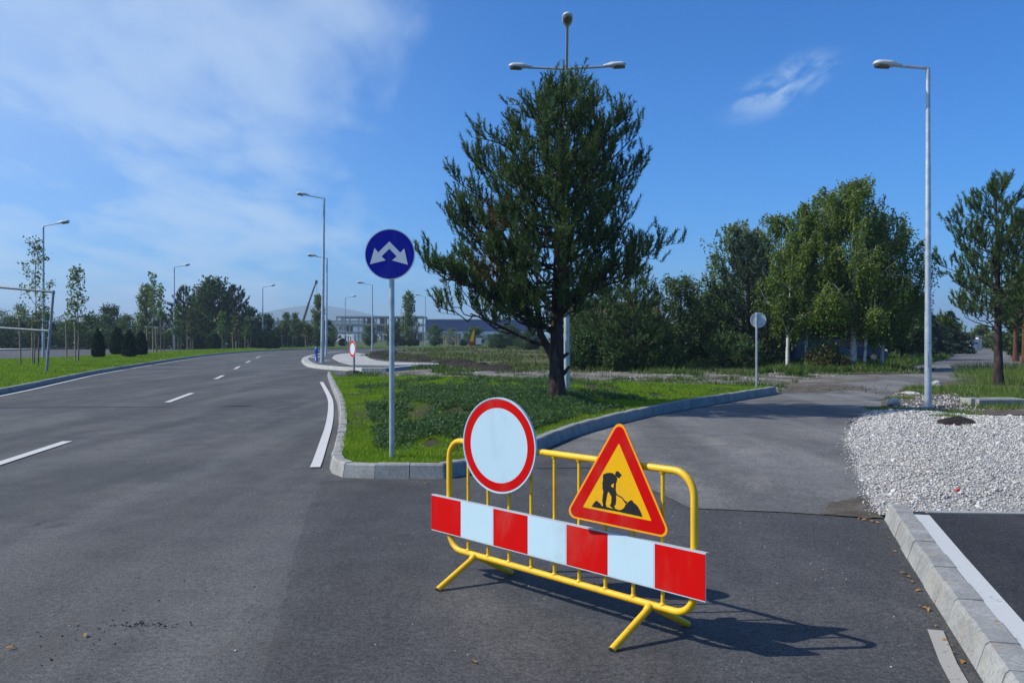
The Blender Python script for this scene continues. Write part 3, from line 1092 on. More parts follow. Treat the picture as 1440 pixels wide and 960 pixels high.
# median lawn, field growth, verge growth
keep_in = lambda x, y, r: (y > 14)
grass('grass', [p for p in med_poly], med_z, 120000, .075, .016, M['grass'], 1.25, keep_in, 5)
grass('wild_grass', field_poly, field_z, 60000, .20, .02, M['grass_wild'], 1.0, lambda x, y, r: noise2(x, y, .16, 5.0) + .35 * noise2(x, y, .6, 2.0) + .10 > r.uniform(-.1, .3, len(x)), 6)
wood_edge = [(3.5, 42.4), (8, 41.2), (14, 40.6), (18, 41.6), (17.8, 44.0), (22, 50), (34, 70), (30, 72), (18, 54), (10, 50), (3, 48)]
flat = lambda x, y: np.full(len(x), .06)
grass('wild_grass', wood_edge, flat, 30000, .24, .022, foliage('bright verge grass', (.045, .10, .014), (.075, .15, .018), (.14, .2, .04), .5, .3), .8, None, 7)
strip = [(11.6, 37.2), (13.6, 39.2), (17.6, 43.9), (22.5, 50.5), (19.5, 46.5), (14.5, 42.4), (10.6, 39.8)]
grass('wild_grass', strip, flat, 9000, .22, .02, M['mid_leaf'], .6, lambda x, y, r: noise2(x, y, .7, 4.0) > -.02, 8)


def tufts(name, spots, m, seed, count=380, h=.34, wd=.012):
    """clumps of taller grass on the verge: (x, y, radius)"""
    r = np.random.default_rng(seed)
    Ps, Ds, Hs = [], [], []
    for cx, cy, rad, hm in spots:
        c = int(count * max(1, rad * 2.2))
        a = r.uniform(0, 2 * PI, c); d = rad * np.sqrt(r.random(c))
        x = cx + d * np.cos(a) * 1.5; y = cy + d * np.sin(a)
        Ps.append(np.stack([x, y, verge_z(x, y)], 1))
        Ds.append(np.stack([np.cos(a) * .4 * d / rad + r.normal(0, .3, c), np.sin(a) * .4 * d / rad + r.normal(0, .3, c), np.ones(c)], 1))
        Hs.append(h * hm * r.uniform(.4, 1.1, c) * (1 - .45 * d / rad))
    P, D, Hh = np.concatenate(Ps), np.concatenate(Ds), np.concatenate(Hs)
    V = needle_tris(P, D, Hh, wd * r.uniform(.7, 1.6, len(P)), r)
    return tag(link(name, big_mesh(name, V, 3, m)), kind='stuff')


g_ = lambda x, y: tuple(G(x, y)[:2])
spots = []
for px, py, rad, hm in ((1345, 553, .55, 1.2), (1325, 556, .5, 1.0), (1362, 551, .5, 1.1), (1295, 548, .35, 1.0), (1282, 553, .2, .7), (1405, 562, .8, .9), (1430, 568, .9, 1.0), (1440, 556, .9, 1.2), (1385, 552, .6, .8),
                        (1420, 575, .7, .7), (1265, 562, .25, .5), (1440, 540, 1.5, 1.7), (1425, 532, 1.6, 1.8), (1455, 528, 2.2, 2.0), (1442, 520, 2.4, 2.2), (1388, 526, 1.0, 1.1), (1375, 523, .7, 1.0), (1420, 545, .9, 1.0), (1470, 560, 1.5, 1.3),
                        (1290, 579, .3, .35), (1340, 580, .45, .3), (1325, 582, .35, .3), (1360, 586, .3, .3), (1330, 591, .22, .3), (1245, 576, .3, .3), (1268, 578, .25, .35), (1400, 577, .4, .4)):
    p = G(px, py)
    spots.append((p.x, p.y, rad, hm))
tufts('verge_grass', spots, foliage('coarse verge grass', (.065, .130, .016), (.11, .185, .022), (.2, .25, .06), .7, .32), 12)


def ico():
    bm = bmesh.new()
    bmesh.ops.create_icosphere(bm, subdivisions=1, radius=1)
    v = np.array([tuple(a.co) for a in bm.verts]); f = np.array([[b.index for b in a.verts] for a in bm.faces])
    bm.free()
    return v, f


ICO = ico()


def stones(name, P, size, m, seed):
    """angular stones, each a squashed and bent polyhedron"""
    r = np.random.default_rng(seed)
    n = len(P)
    v, f = ICO
    tri = v[f].reshape(-1, 3)                         # 20 faces
    jit = 1 + .28 * np.sin(v @ np.array([3.1, 5.3, 7.7]))
    vj = np.stack([v * (1 + .5 * (r.random((len(v), 1)) - .5)) for _ in range(24)])
    sh = vj[r.integers(0, 24, n)]                     # n,12,3
    sc = r.uniform(.55, 1.2, (n, 1, 3)) * size[:, None, None] * .5
    sh = sh * sc
    a = r.uniform(0, 2 * PI, n); c, s_ = np.cos(a)[:, None], np.sin(a)[:, None]
    x = sh[:, :, 0] * c - sh[:, :, 1] * s_; y = sh[:, :, 0] * s_ + sh[:, :, 1] * c
    t = r.uniform(-.6, .6, n)[:, None]
    z = sh[:, :, 2] * .6 + x * t
    V = np.stack([x, y, z], 2) + P[:, None, :]
    V = V[:, f.ravel(), :].reshape(-1, 3)
    me = bpy.data.meshes.new(name)
    # shared vertices so that every stone is one island
    Vs = (np.stack([x, y, z], 2) + P[:, None, :]).reshape(-1, 3)
    idx = (f[None] + (np.arange(n) * len(v))[:, None, None]).reshape(-1)
    me.vertices.add(len(Vs)); me.vertices.foreach_set('co', Vs.astype(np.float32).ravel())
    me.loops.add(len(idx)); me.loops.foreach_set('vertex_index', idx.astype(np.int32))
    me.polygons.add(len(idx) // 3); me.polygons.foreach_set('loop_start', np.arange(0, len(idx), 3, dtype=np.int32))
    me.materials.append(m)
    me.update(calc_edges=True)
    return tag(link(name, me), kind='stuff')


x, y, z, r = scatter(grav_poly, grav_z, 70000, 1.5, seed=21)
stones('gravel', np.stack([x, y, z + r.uniform(-.008, .012, len(x))], 1), (.011 + .026 * r.random(len(x)) ** 1.7) * (1 + .9 * (r.random(len(x)) > .96)) * np.maximum(1, y / 11), M['stone'], 5)
# strays thrown onto the road along the gravel edge, and thin stones on the verge
edge_l = [Vector(p[:2]) for p in grav[:8]]
el = resample([tuple(p) for p in edge_l], .02)
r = np.random.default_rng(33)
ii = r.integers(0, len(el), 1500)
off = -np.abs(r.normal(0, .06, 1500)) + .05
ex = np.array([el[i].x for i in ii]) + off + r.normal(0, .02, 1500); ey = np.array([el[i].y for i in ii]) + r.normal(0, .08, 1500)
Pn = np.stack([ex, ey, np.full(1500, .016)], 1)
vp = np.array([G(a, b) for a, b in zip(r.uniform(1255, 1400, 1400), r.uniform(553, 580, 1400))])
vp[:, 2] = verge_z(vp[:, 0], vp[:, 1])
sx = r.uniform(-4, 4.2, 900); sy = 3.2 + 12 * r.random(900) ** 1.3
kk = ~((sx > .29 * sy + .75)) & (np.abs(sx) < .65 * sy)
sp_ = np.stack([sx, sy, np.full(900, .006)], 1)[kk]
allp = np.concatenate([Pn, vp, sp_])
szs = np.concatenate([r.uniform(.006, .026, 1500), r.uniform(.015, .07, 1400), r.uniform(.004, .011, len(sp_))])
stones('loose_stones', allp, szs, M['stone'], 6)
# damp dirt where the gravel spills on the road
soil2 = ground_mat('wet dirt', [(.28, (.05, .042, .034)), (.5, (.10, .086, .068)), (.75, (.18, .16, .135))], 3.0, bscale=60, bdist=.01)


sheet('dirt_patch', ragged([G(*q) for q in ((1150, 722), (1168, 711), (1188, 704), (1212, 698), (1224, 707), (1238, 728), (1218, 730), (1180, 727))], .06, .16, 1), .0125, soil2)
sheet('dirt_patch', ragged([G(*q) for q in ((1096, 553), (1102, 546), (1150, 541), (1200, 543), (1222, 547), (1180, 550), (1130, 553))], .3, .8, 2), .0135, soil2)
sheet('dirt_patch', ragged([G(*q) for q in ((1100, 545), (1080, 539), (1120, 534), (1190, 531), (1236, 529), (1230, 534), (1170, 539))], .4, 1.0, 3), .0145, M['track'])
# crumbs of earth dropped on the road
r = np.random.default_rng(61)
cpx = np.concatenate([r.normal(195, 32, 95), r.normal(90, 40, 30), r.normal(260, 80, 35), r.normal(1180, 60, 120)]); cpy = np.concatenate([r.normal(879, 3.5, 95), r.normal(905, 16, 30), r.normal(830, 22, 35), r.normal(546, 4, 120)])
cp = np.array([G(a, b_, .004) for a, b_ in zip(cpx, cpy)])
cp[-120:, 2] = .02
tx_, ty_, tz_, r_ = scatter(track_poly, track_z, 2600, .6, seed=71)
sel = vnoise(tx_ * .5, ty_ * .5, 9) + .5 * vnoise(tx_ * 1.7, ty_ * 1.7, 3) > -.1
stones('track_stones', np.stack([tx_, ty_, tz_], 1)[sel], (.02 + .09 * r_.random(len(tx_)) ** 2.5)[sel], M['stone'], 72)
fx, fy, fz, r_ = scatter(field_poly, field_z, 2600, 1.2, seed=73)
sel = (edge_dist(fx, fy, field_poly) < 5) & (vnoise(fx * .4, fy * .4, 2) > -.25)
stones('loose_soil', np.stack([fx, fy, fz], 1)[sel], r_.uniform(.04, .2, len(fx))[sel], M['soil'], 74)
grass('wild_grass', track_poly, track_z, 9000, .17, .018, M['mid_leaf'], .6, lambda x, y, r: noise2(x, y, .5, 14.0) + .5 * noise2(x, y, 1.6, 3.0) > .28, 75)
stones('loose_soil', cp, np.concatenate([r.uniform(.004, .013, 160), r.uniform(.012, .05, 120)]), M['soil'], 62)
mud = [tuple(G(*q)[:2]) for q in ((1312, 598), (1330, 595), (1352, 594), (1372, 597), (1378, 602), (1350, 604), (1322, 603))]
sheet('mud_heap', mud, lambda x, y: .085 + .07 * smooth01(edge_dist(x, y, mud) / .25), M['soil'], .1)

# ------------------------------------------------------------------ the barricade in the foreground
BO = Vector((-.237, 5.945, 0))                                # foot of the barricade above its far pair of legs
BU = Vector((.665, -.747, 0)).normalized()                    # along it
BN = Vector((-.747, -.665, 0)).normalized()                   # towards the road
BV = Vector((0, 0, 1))
S0, S1, SL = -.285, 1.762, 1.48


def on_plane(px, py, d=0.0):
    """s and height on the barricade plane (moved d to the front) for a pixel"""
    o = BO + BN * d
    k = (px - CX) / F
    s = (k * o.y - o.x) / (BU.x - k * BU.y)
    Y = o.y + BU.y * s
    return s, H - (py - HY) * Y / F


def b(s, z, d=0.0):
    return BO + BU * s + BV * z + BN * d


bar = empty('barricade', BO, 0, 'yellow steel pipe barricade carrying red and white boards, standing on the road', 'barricade')


def bchild(mbx, name, mats, parent=None, bevel=0.0):
    o = mbx.build(name, mats, parent or bar, bevel)
    if parent is None:
        o.location = -BO
    return o


def rounded(s0, s1, z0, z1, r, n=7):
    pts = []
    for cx, cz, a0 in ((s1 - r, z1 - r, 0), (s0 + r, z1 - r, 90), (s0 + r, z0 + r, 180), (s1 - r, z0 + r, 270)):
        for i in range(n + 1):
            a = math.radians(a0 + 90 * i / n)
            pts.append((cx + r * math.cos(a), cz + r * math.sin(a)))
    return pts


fr_pts = [b(s, z) for s, z in rounded(S0, S1, .182, .918, .125)]
start = fr_pts[-1].lerp(fr_pts[0], .5)
mb = MB(); mb.tube([start] + fr_pts + [start], .0195, 14, cap=False)
# weld beads where the bars and legs join
for i in range(9):
    s = S0 + (S1 - S0) * (i + 1) / 10
    for z, dz in ((.182, 1), (.918, -1)):
        mb.tube([b(s, z + dz * .014), b(s, z + dz * .024), b(s, z + dz * .031)], [.0185, .0160, .0112], 10, cap=False)
for s in (0, SL):
    for d in (1, -1):
        mb.tube([b(s, .178, .012 * d), b(s, .155, .045 * d)], [.0255, .0205], 12, cap=False)
bchild(mb, 'frame', M['yellow'])
for i in range(9):
    s = S0 + (S1 - S0) * (i + 1) / 10
    mb = MB(); mb.tube([b(s, .19), b(s, .91)], .0105, 10)
    bchild(mb, 'bar', M['yellow'])
for s in (0, SL):
    for d in (1, -1):
        mb = MB()
        top = b(s, .172, .012 * d); foot = b(s, .012, .315 * d)
        mid = b(s, .14, .07 * d)
        mb.tube([top, mid, foot], .0195, 14)
        lg = bchild(mb, 'leg', M['yellow'])
        m2 = MB()
        ax = (foot - mid).normalized()
        m2.tube([foot - ax * .004, foot + ax * .006], [.0175, .0165], 14)
        m2.build('foot_cap', M['rubber'], lg)


def board_frame(d):
    return (BO, BU, BV, BN)


# striped board
sl_, sr_ = -.440, 1.858
zb, ztp = .288, .527
mb = MB()
mb.prism([(sl_, zb), (sr_, zb), (sr_, ztp), (sl_, ztp)], board_frame(0), .030, .036, 0)
mb.prism([(sl_, ztp), (sr_, ztp), (sr_, ztp + .004), (sl_, ztp + .004)], board_frame(0), .012, .037, 0)
mb.prism([(sl_, zb - .004), (sr_, zb - .004), (sr_, zb), (sl_, zb)], board_frame(0), .012, .037, 0)
brd = bchild(mb, 'striped_board', [M['alu']])
for i in range(7):
    a = sl_ + (sr_ - sl_) * i / 7; c = sl_ + (sr_ - sl_) * (i + 1) / 7
    m2 = MB()
    g = .0035
    m2.prism([(a + (g if i else 0), zb + .002), (c - (g if i < 6 else 0), zb + .002), (c - (g if i < 6 else 0), ztp - .003), (a + (g if i else 0), ztp - .003)], board_frame(0), .0372, .0380, 0)
    m2.build('stripe', M['red'] if i % 2 == 0 else M['white'], brd)
m2 = MB()
m2.prism([(sl_, zb), (sr_, zb), (sr_, ztp), (sl_, ztp)], board_frame(0), .0362, .0369, 0)
m2.build('backing', M['white'], brd)
for s in (S0 + .02, .4, 1.05, S1 - .02):
    m2 = MB(); m2.prism([(s - .02, .36), (s + .02, .36), (s + .02, .46), (s - .02, .46)], board_frame(0), -.026, -.021, 0)
    m2.tube([b(s, .38, -.03), b(s, .38, .03)], .005, 8); m2.tube([b(s, .44, -.03), b(s, .44, .03)], .005, 8)
    m2.build('clamp', M['galv_dark'], brd)

SA = math.radians(40)
SU = Vector((math.cos(SA), -math.sin(SA), 0)); SN = Vector((-math.sin(SA), -math.cos(SA), 0))


def sign_frame(px, py, d, roll=0.0):
    """frame of a sign plate clamped to the barricade at a pixel, turned a few degrees from the barricade's own line"""
    s_, z_s = on_plane(px, py, d)
    o = b(s_, z_s, d)
    c, q = math.cos(roll), math.sin(roll)
    return (o, SU * c + BV * q, BV * c - SU * q, SN)


def on_sign(fr_, px, py):
    """pixel -> local coordinates of the plate"""
    o, U, V, N = fr_
    ray = Vector(((px - CX) / F, 1, -(py - HY) / F))
    C = Vector((0, 0, H))
    t = (o - C).dot(N) / ray.dot(N)
    q = C + ray * t - o
    return q.dot(U), q.dot(V)


# round sign
RR = .299
cfr = sign_frame(701, 626, .078)
mb = MB()
mb.prism(circ(RR, 72), cfr, -.004, .001)
mb.ring(circ(RR + .001, 72), circ(RR - .006, 72), cfr, -.014, .004)
rs = bchild(mb, 'round_sign', [M['white']])
m2 = MB(); m2.ring(circ(RR * .965, 72), circ(RR * .785, 72), cfr, .0012, .0022); m2.build('red_ring', M['red'], rs)
m2 = MB(); m2.prism(circ(RR * .785, 72), cfr, .0012, .0018); m2.build('disc', M['white'], rs)
cs, cz = on_plane(701, 626, .03)
for s in (cs - .10, cs + .10):
    m2 = MB(); m2.prism([(s - .02, .88), (s + .02, .88), (s + .02, .95), (s - .02, .95)], board_frame(0), -.028, .052); m2.build('clamp', M['galv_dark'], rs)


def rtri(apex, left, right, r, n=6):
    """triangle with rounded corners"""
    P = [Vector(left), Vector(right), Vector(apex)]
    out = []
    for i in range(3):
        p, q, o = P[i], P[(i + 1) % 3], P[i - 1]
        u = (o - p).normalized(); v = (q - p).normalized()
        ang = u.angle(v)
        k = r / math.tan(ang / 2)
        c = p + (u + v).normalized() * (r / math.sin(ang / 2))
        e0 = p + u * k - c; e1 = p + v * k - c
        a0 = math.atan2(e0.y, e0.x); a1 = math.atan2(e1.y, e1.x)
        while a1 < a0: a1 += 2 * PI
        for j in range(n + 1):
            a = a0 + (a1 - a0) * j / n
            out.append((c.x + r * math.cos(a), c.y + r * math.sin(a)))
    return out


side = .698
tfr = sign_frame(868, 690, .078, math.radians(-2.6))
tz = tfr[0].z
ts = 1.231
tb = .580 - tz
ap, lf, rt = (0, tb + side * .866), (-side / 2, tb), (side / 2, tb)
cen = Vector((0, tb + side * .2887))


def shrink(k):
    f = lambda p: tuple(cen + (Vector(p) - cen) * k)
    return f(ap), f(lf), f(rt)


mb = MB()
mb.prism(rtri(ap, lf, rt, .040), tfr, -.004, .001)
ws = bchild(mb, 'warning_sign', [M['orange']])
m2 = MB(); m2.ring(rtri(*shrink(.945), .033), rtri(*shrink(.64), .004), tfr, .0012, .0022); m2.build('red_border', M['red'], ws)
m2 = MB(); m2.prism(rtri(*shrink(.64), .004), tfr, .0012, .0018); m2.build('amber_field', M['amber'], ws)
for s in (ts - .12, ts + .12):
    m2 = MB(); m2.prism([(s - .02, .62), (s + .02, .62), (s + .02, .69), (s - .02, .69)], board_frame(0), -.028, .052); m2.build('clamp', M['galv_dark'], ws)
wk = [
    [(175, 265), (190, 250), (225, 237), (265, 232), (305, 237), (333, 258), (352, 282), (368, 306), (362, 345), (348, 384), (322, 374), (300, 382), (282, 402), (290, 424), (318, 432), (330, 452), (352, 500),
     (353, 600), (346, 660), (326, 680), (336, 706), (345, 716), (300, 712), (282, 690), (266, 676), (285, 640), (291, 560), (268, 515), (248, 488), (238, 500), (226, 560), (216, 620), (211, 660), (228, 690), (210, 692), (172, 690), (174, 655), (165, 612),
     (175, 520), (180, 490), (168, 440), (170, 392), (163, 376), (175, 345)],
    [(346, 224), (362, 212), (385, 215), (404, 238), (430, 266), (412, 279), (399, 302), (376, 303), (350, 278), (338, 257)],
    [(349, 386), (346, 470), (362, 520), (440, 566), (455, 590), (478, 616), (505, 626), (482, 652), (446, 602), (436, 580), (356, 534), (333, 450), (319, 430), (323, 376)],
    [(22, 688), (60, 632), (85, 608), (110, 625), (140, 650), (160, 682), (200, 694), (240, 697), (300, 716), (345, 719), (400, 738), (445, 720), (470, 690), (476, 668), (506, 640), (535, 610), (570, 600), (584, 632), (612, 652), (640, 680), (670, 730), (690, 775), (708, 828), (560, 795), (400, 760), (250, 732), (120, 708)],
]
m2 = MB()
for i, pl in enumerate(wk):
    m2.prism([on_sign(tfr, 830 + px / 9.6, 640 + py / 9.6) for px, py in pl], tfr, .0019, .0026 + .0002 * i)
m2.build('worker_symbol', M['black'], ws)

# ------------------------------------------------------------------ road signs on posts


def post_mesh(h, r=.03):
    mbp = MB()
    mbp.tube([(0, 0, -.05), (0, 0, h - .004)], r, 16)
    mbp.lathe([(r, h - .006), (r * .9, h + .004), (0.001, h + .008)], 16)
    return mbp


p0 = G(551, 642, .165)
p0.z = isl_zp(p0.x, p0.y) - .02
sgn = empty('direction_sign', p0, 0, 'round blue sign with two white arrows on a galvanised post in the grass island', 'road sign')
hc = zt(358, p0.y) - p0.z
post_mesh(hc + .26, .0325).build('post', M['galv'], sgn)
fr = (Vector((-.015, -.045, hc)), Vector((1, 0, 0)), Vector((0, 0, 1)), Vector((0, -1, 0)))
R = .305
mb = MB(); mb.prism(circ(R, 64), fr, 0, .004); mb.ring(circ(R + .002, 64), circ(R - .006, 64), fr, -.016, .006)
sp2 = mb.build('sign_plate', M['alu'], sgn)
m2 = MB(); m2.prism(circ(R * .975, 64), fr, .0042, .0052); m2.build('blue_face', M['blue'], sp2)
arrow = [(470, 297), (615, 445), (668, 390), (715, 605), (505, 545), (568, 495), (470, 393), (365, 492), (420, 545), (210, 595), (272, 380), (320, 440)]
m2 = MB(); m2.prism([((x - 475) / 332 * R, (465 - y) / 332 * R) for x, y in arrow], fr, .0054, .0062); m2.build('arrow_symbol', M['arrow'], sp2)
for dz in (-.12, .12):
    m2 = MB(); m2.box((-.005, -.01, hc + dz), (.1, .075, .035)); m2.build('clamp', M['galv_dark'], sgn)
sgn.rotation_euler.z = math.radians(-4)

# small no-entry style sign seen from the side, standing in a rubber foot behind the island
p0 = Vector((-7.05, 39.6, .005)); p0.x = (496 - CX) * p0.y / F
sgn = empty('small_round_sign', p0, math.radians(-57), 'small round white sign with red rim on a black rubber foot behind the grass island', 'road sign')
hc = zt(490.5, p0.y)
R = .375
mb = MB(); mb.tube([(.0, .06, .02), (.0, .06, hc + .3)], .045, 12); mb.build('post', M['galv_dark'], sgn)
mb = MB()
mb.box((0, .06, .07), (.85, .42, .13)); mb.box((0, .06, .15), (.5, .3, .05))
mb.build('rubber_foot', M['rubber'], sgn, .015)
fr = (Vector((0, 0, hc)), Vector((1, 0, 0)), Vector((0, 0, 1)), Vector((0, -1, 0)))
mb = MB(); mb.prism(circ(R, 40), fr, 0, .01); sp2 = mb.build('sign_plate', M['white'], sgn)
m2 = MB(); m2.ring(circ(R * .96, 40), circ(R * .70, 40), fr, .011, .014); m2.build('red_ring', M['red'], sp2)

# the sign seen from behind by the end of the island kerb
p0 = G(1064, 544, .2); p0.z = isl_zp(p0.x, p0.y) - .03
sgn = empty('reversed_sign', p0, math.radians(-8), 'grey back of a round sign on a thin post at the island kerb end', 'road sign')
hc = zt(450, p0.y) - p0.z
R = 10.8 * p0.y / F
post_mesh(hc + .2, .032).build('post', M['galv'], sgn)
fr = (Vector((.05, .045, hc)), Vector((1, 0, 0)), Vector((0, 0, 1)), Vector((0, -1, 0)))
mb = MB(); mb.prism(circ(R, 40), fr, 0, .006); mb.ring(circ(R + .002, 40), circ(R - .012, 40), fr, -.012, .02)
mb.build('sign_plate', M['alu'], sgn)
m2 = MB(); m2.box((.05, .034, hc + .03), (.08, .012, .34)); m2.box((.12, .03, hc - .1), (.10, .02, .05)); m2.build('clamp', M['galv'], sgn)

# ------------------------------------------------------------------ street lamps


def lamp_head(mbs, L=.62, w=.27, h=.19):
    """cobra head along +x from the arm's end; returns shell, lens builders"""
    sh = MB(); ln = MB()
    n, k = 14, 18
    rings = []
    for i in range(k + 1):
        t = i / k
        env = math.sin(PI * min(1, .06 + t * .94) ** .8) ** .55 if t < 1 else 0.05
        wv = w / 2 * (.35 + .65 * smooth01(np.array(t / .45)).item()) * (1 if t < .75 else math.sqrt(max(.02, 1 - ((t - .75) / .26) ** 2)))
        hv = h / 2 * (.5 + .5 * smooth01(np.array(t / .4)).item()) * (1 if t < .7 else math.sqrt(max(.02, 1 - ((t - .7) / .31) ** 2)))
        ring = []
        for j in range(n):
            a = 2 * PI * j / n
            cy, cz = math.cos(a), math.sin(a)
            cz = cz if cz > 0 else cz * .62
            ring.append(Vector((t * L - .05, cy * wv, .02 + cz * hv)))
        rings.append(ring)
    vs = [v for r_ in rings for v in r_]
    fs = [(i * n + j, (i + 1) * n + j, (i + 1) * n + (j + 1) % n, i * n + (j + 1) % n) for i in range(k) for j in range(n)]
    fs += [tuple(range(n)), tuple(range(k * n, k * n + n))[::-1]]
    sh.add(vs, fs, 0, True)
    # seam band round the housing
    lens = []
    for i in range(9):
        a = PI * i / 8
        lens.append((math.cos(a), math.sin(a)))
    kk = 10
    vs = []
    for i in range(kk + 1):
        t = .42 + .52 * i / kk
        wv = w * .44 * math.sqrt(max(.03, 1 - ((t - .68) / .275) ** 2))
        for q in range(9):
            a = PI * q / 8
            vs.append(Vector((t * L - .05, math.cos(a) * wv, -.02 - math.sin(a) * .062)))
    fs = [(i * 9 + j, i * 9 + j + 1, (i + 1) * 9 + j + 1, (i + 1) * 9 + j) for i in range(kk) for j in range(8)]
    ln.add(vs, fs, 0, True)
    return sh, ln


def street_lamp(loc, hh, arms, label, arm_len=.75, r0=.085, r1=.05, tilt=4, lean=0.0, hs=1.0):
    t = empty('street_lamp', loc, 0, label, 'street lamp', 'street lamps along the roads')
    mb = MB()
    top = Vector((lean * hh, 0, hh))
    mb.tube([(0, 0, -.1), top * .28, top * .285, top * .72, top * .725, top], [r0, r0 * .9, r0 * .84, r0 * .72, r0 * .66, r1], 14)
    mb.box((0, -r0 * .93, 1.1), (.09, .02, .32))
    mb.tube([(0, 0, -.02), (0, 0, .03)], r0 * 1.9, 14)
    mb.build('pole', M['galv'], t)
    tilts = tilt if isinstance(tilt, list) else [tilt] * len(arms)
    for (az, al), tilt in zip(arms, tilts):
        a = math.radians(az); d = Vector((math.cos(a), math.sin(a), math.tan(math.radians(tilt))))
        mb = MB()
        e = top + d * al
        mb.tube([top - Vector((0, 0, .16)), top - Vector((0, 0, .02)), top + d * .05, e], [r1 * 1.08, r1 * 1.02, .036, .032], 10)
        mb.build('arm', M['galv'], t)
        sh, ln = lamp_head(None)
        hd = sh.build('lamp_head', M['lamp_shell'], t)
        hd.location = e - d * .04
        hd.rotation_euler = (Matrix.Rotation(a, 4, 'Z') @ Matrix.Rotation(-math.radians(tilt), 4, 'Y')).to_euler()
        hd.scale = (hs, hs, hs)
        ln.build('lens', M['lamp_lens'], hd)
    return t


p = G(1305, 573, .02)
street_lamp((p.x, p.y, .03), zt(96, p.y) - .03, [(180, .72)], 'tall galvanised street lamp standing in the gravel yard, arm to the left', r0=.082, r1=.048)
pt = at(797, 22.6)
pt.z = isl_zp(pt.x, pt.y) - .05
street_lamp(pt, zt(97, pt.y) - pt.z, [(182, .98), (2, 1.02), (-93, 1.75)], 'three armed street lamp standing behind the pine tree on the grass island', r0=.078, r1=.05, tilt=[1.5, 4, 15], hs=.9)
p = G(453, 510, .15)
street_lamp((p.x, p.y, .14), zt(279, p.y) - .15, [(186, 1.0)], 'nearest street lamp at the tip of the roundabout beside the blue hydrant', r0=.11, r1=.06, tilt=10, lean=.012, hs=1.1)
p = G(458.5, 501, .15)
street_lamp((p.x, p.y, .14), zt(363, p.y) - .15, [(184, .9)], 'second street lamp just behind the one by the blue hydrant', r0=.10, r1=.06, tilt=10, lean=.010, hs=1.2)
for (px, Y, ty, az, lab) in ((61, 66, 318, 10, 'street lamp rising behind the staked saplings above the metal pipe frame'),
                             (245, 108, 376, 12, 'street lamp in front of the dark pines beyond the median'),
                             (369.5, 134, 404, 12, 'street lamp against the low trees where the road starts to bend'),
                             (523.5, 106, 401, 178, 'street lamp behind the roundabout in front of the bare concrete building'),
                             (485.5, 150, 419, 8, 'faint distant street lamp left of the bare concrete building, head to the right'),
                             (598, 160, 417, 176, 'faint distant street lamp at the right end of the bare concrete building'),
                             (564, 190, 433, 4, 'faintest distant street lamp, its head against the tall poplar')):
    pl = at(px, Y, .05)
    street_lamp(pl, zt(ty, Y) - .05, [(az, 1.05)], lab, r0=.11, r1=.065, tilt=12, hs=1.4)

street_lamp((-18.2, 20.4, .2), 9.0, [(8, 1.0)], 'street lamp standing out of sight left of the picture on the median lawn', r0=.11, r1=.06, tilt=10)
# ------------------------------------------------------------------ hydrant, pipe frame
p = G(445, 507.6, .15)
hy = empty('hydrant', (p.x, p.y, .15), 0, 'blue fire hydrant post on the tip of the roundabout', 'hydrant')
mb = MB()
mb.lathe([(.13, 0), (.13, .05), (.082, .06), (.082, .62), (.10, .64), (.10, .70), (.08, .73)], 18)
mb.build('barrel', M['hydrant'], hy)
mb = MB(); mb.lathe([(.11, .72), (.11, .76), (.09, .83), (.045, .87), (.04, .91), (.001, .915)], 18); mb.build('cap', M['hydrant'], hy)
for s in (-1, 1):
    mb = MB(); mb.tube([(s * .06, 0, .56), (s * .12, 0, .56)], .04, 12); mb.tube([(s * .12, 0, .56), (s * .14, 0, .56)], .05, 12); mb.build('outlet', M['hydrant'], hy)

Yf = G(65, 522, .2).y
pf = empty('pipe_frame', at(65, Yf, .2), 0, 'leaning galvanised pipe frame cut off by the picture edge, in the median grass', 'pipe frame')
o0 = at(65, Yf, .2)
q = lambda x, y: at(x, Yf, zt(y, Yf)) - o0
mb = MB(); mb.tube([q(65.3, 523), q(75, 411)], .055, 12); mb.build('post', M['galv_dark'], pf)
mb = MB(); mb.tube([q(75.3, 410.5), q(0, 404), q(-48, 400)], .05, 12); mb.build('top_rail', M['galv_dark'], pf)
mb = MB(); mb.tube([q(70, 465.5), q(0, 461), q(-52, 458)], .05, 12); mb.build('middle_rail', M['galv_dark'], pf)
mb = MB(); mb.tube([q(-52, 526), q(-47, 400)], .055, 12); mb.build('post', M['galv_dark'], pf)
for rr in (q(75, 411), q(70, 465.5)):
    mb = MB(); mb.lathe([(.07, -.07), (.07, .07)], 10, o=rr); mb.build('coupler', M['galv_dark'], pf)

# ------------------------------------------------------------------ trees


class Leaves:
    def __init__(s):
        s.P, s.D = [], []

    def add(s, P, D):
        s.P.append(np.atleast_2d(P)); s.D.append(np.atleast_2d(D))

    def get(s):
        return np.concatenate(s.P), np.concatenate(s.D)


def rvec(r):
    v = r.normal(size=3)
    return v / np.linalg.norm(v)


def curve(a, b_, sag, n=6, wob=0.0, r=None):
    """points from a to b, bulging by sag (vector)"""
    out = []
    for i in range(n + 1):
        t = i / n
        p = a + (b_ - a) * t + sag * (4 * t * (1 - t))
        if wob and 0 < i < n:
            p = p + r.normal(size=3) * wob
        out.append(p)
    return out


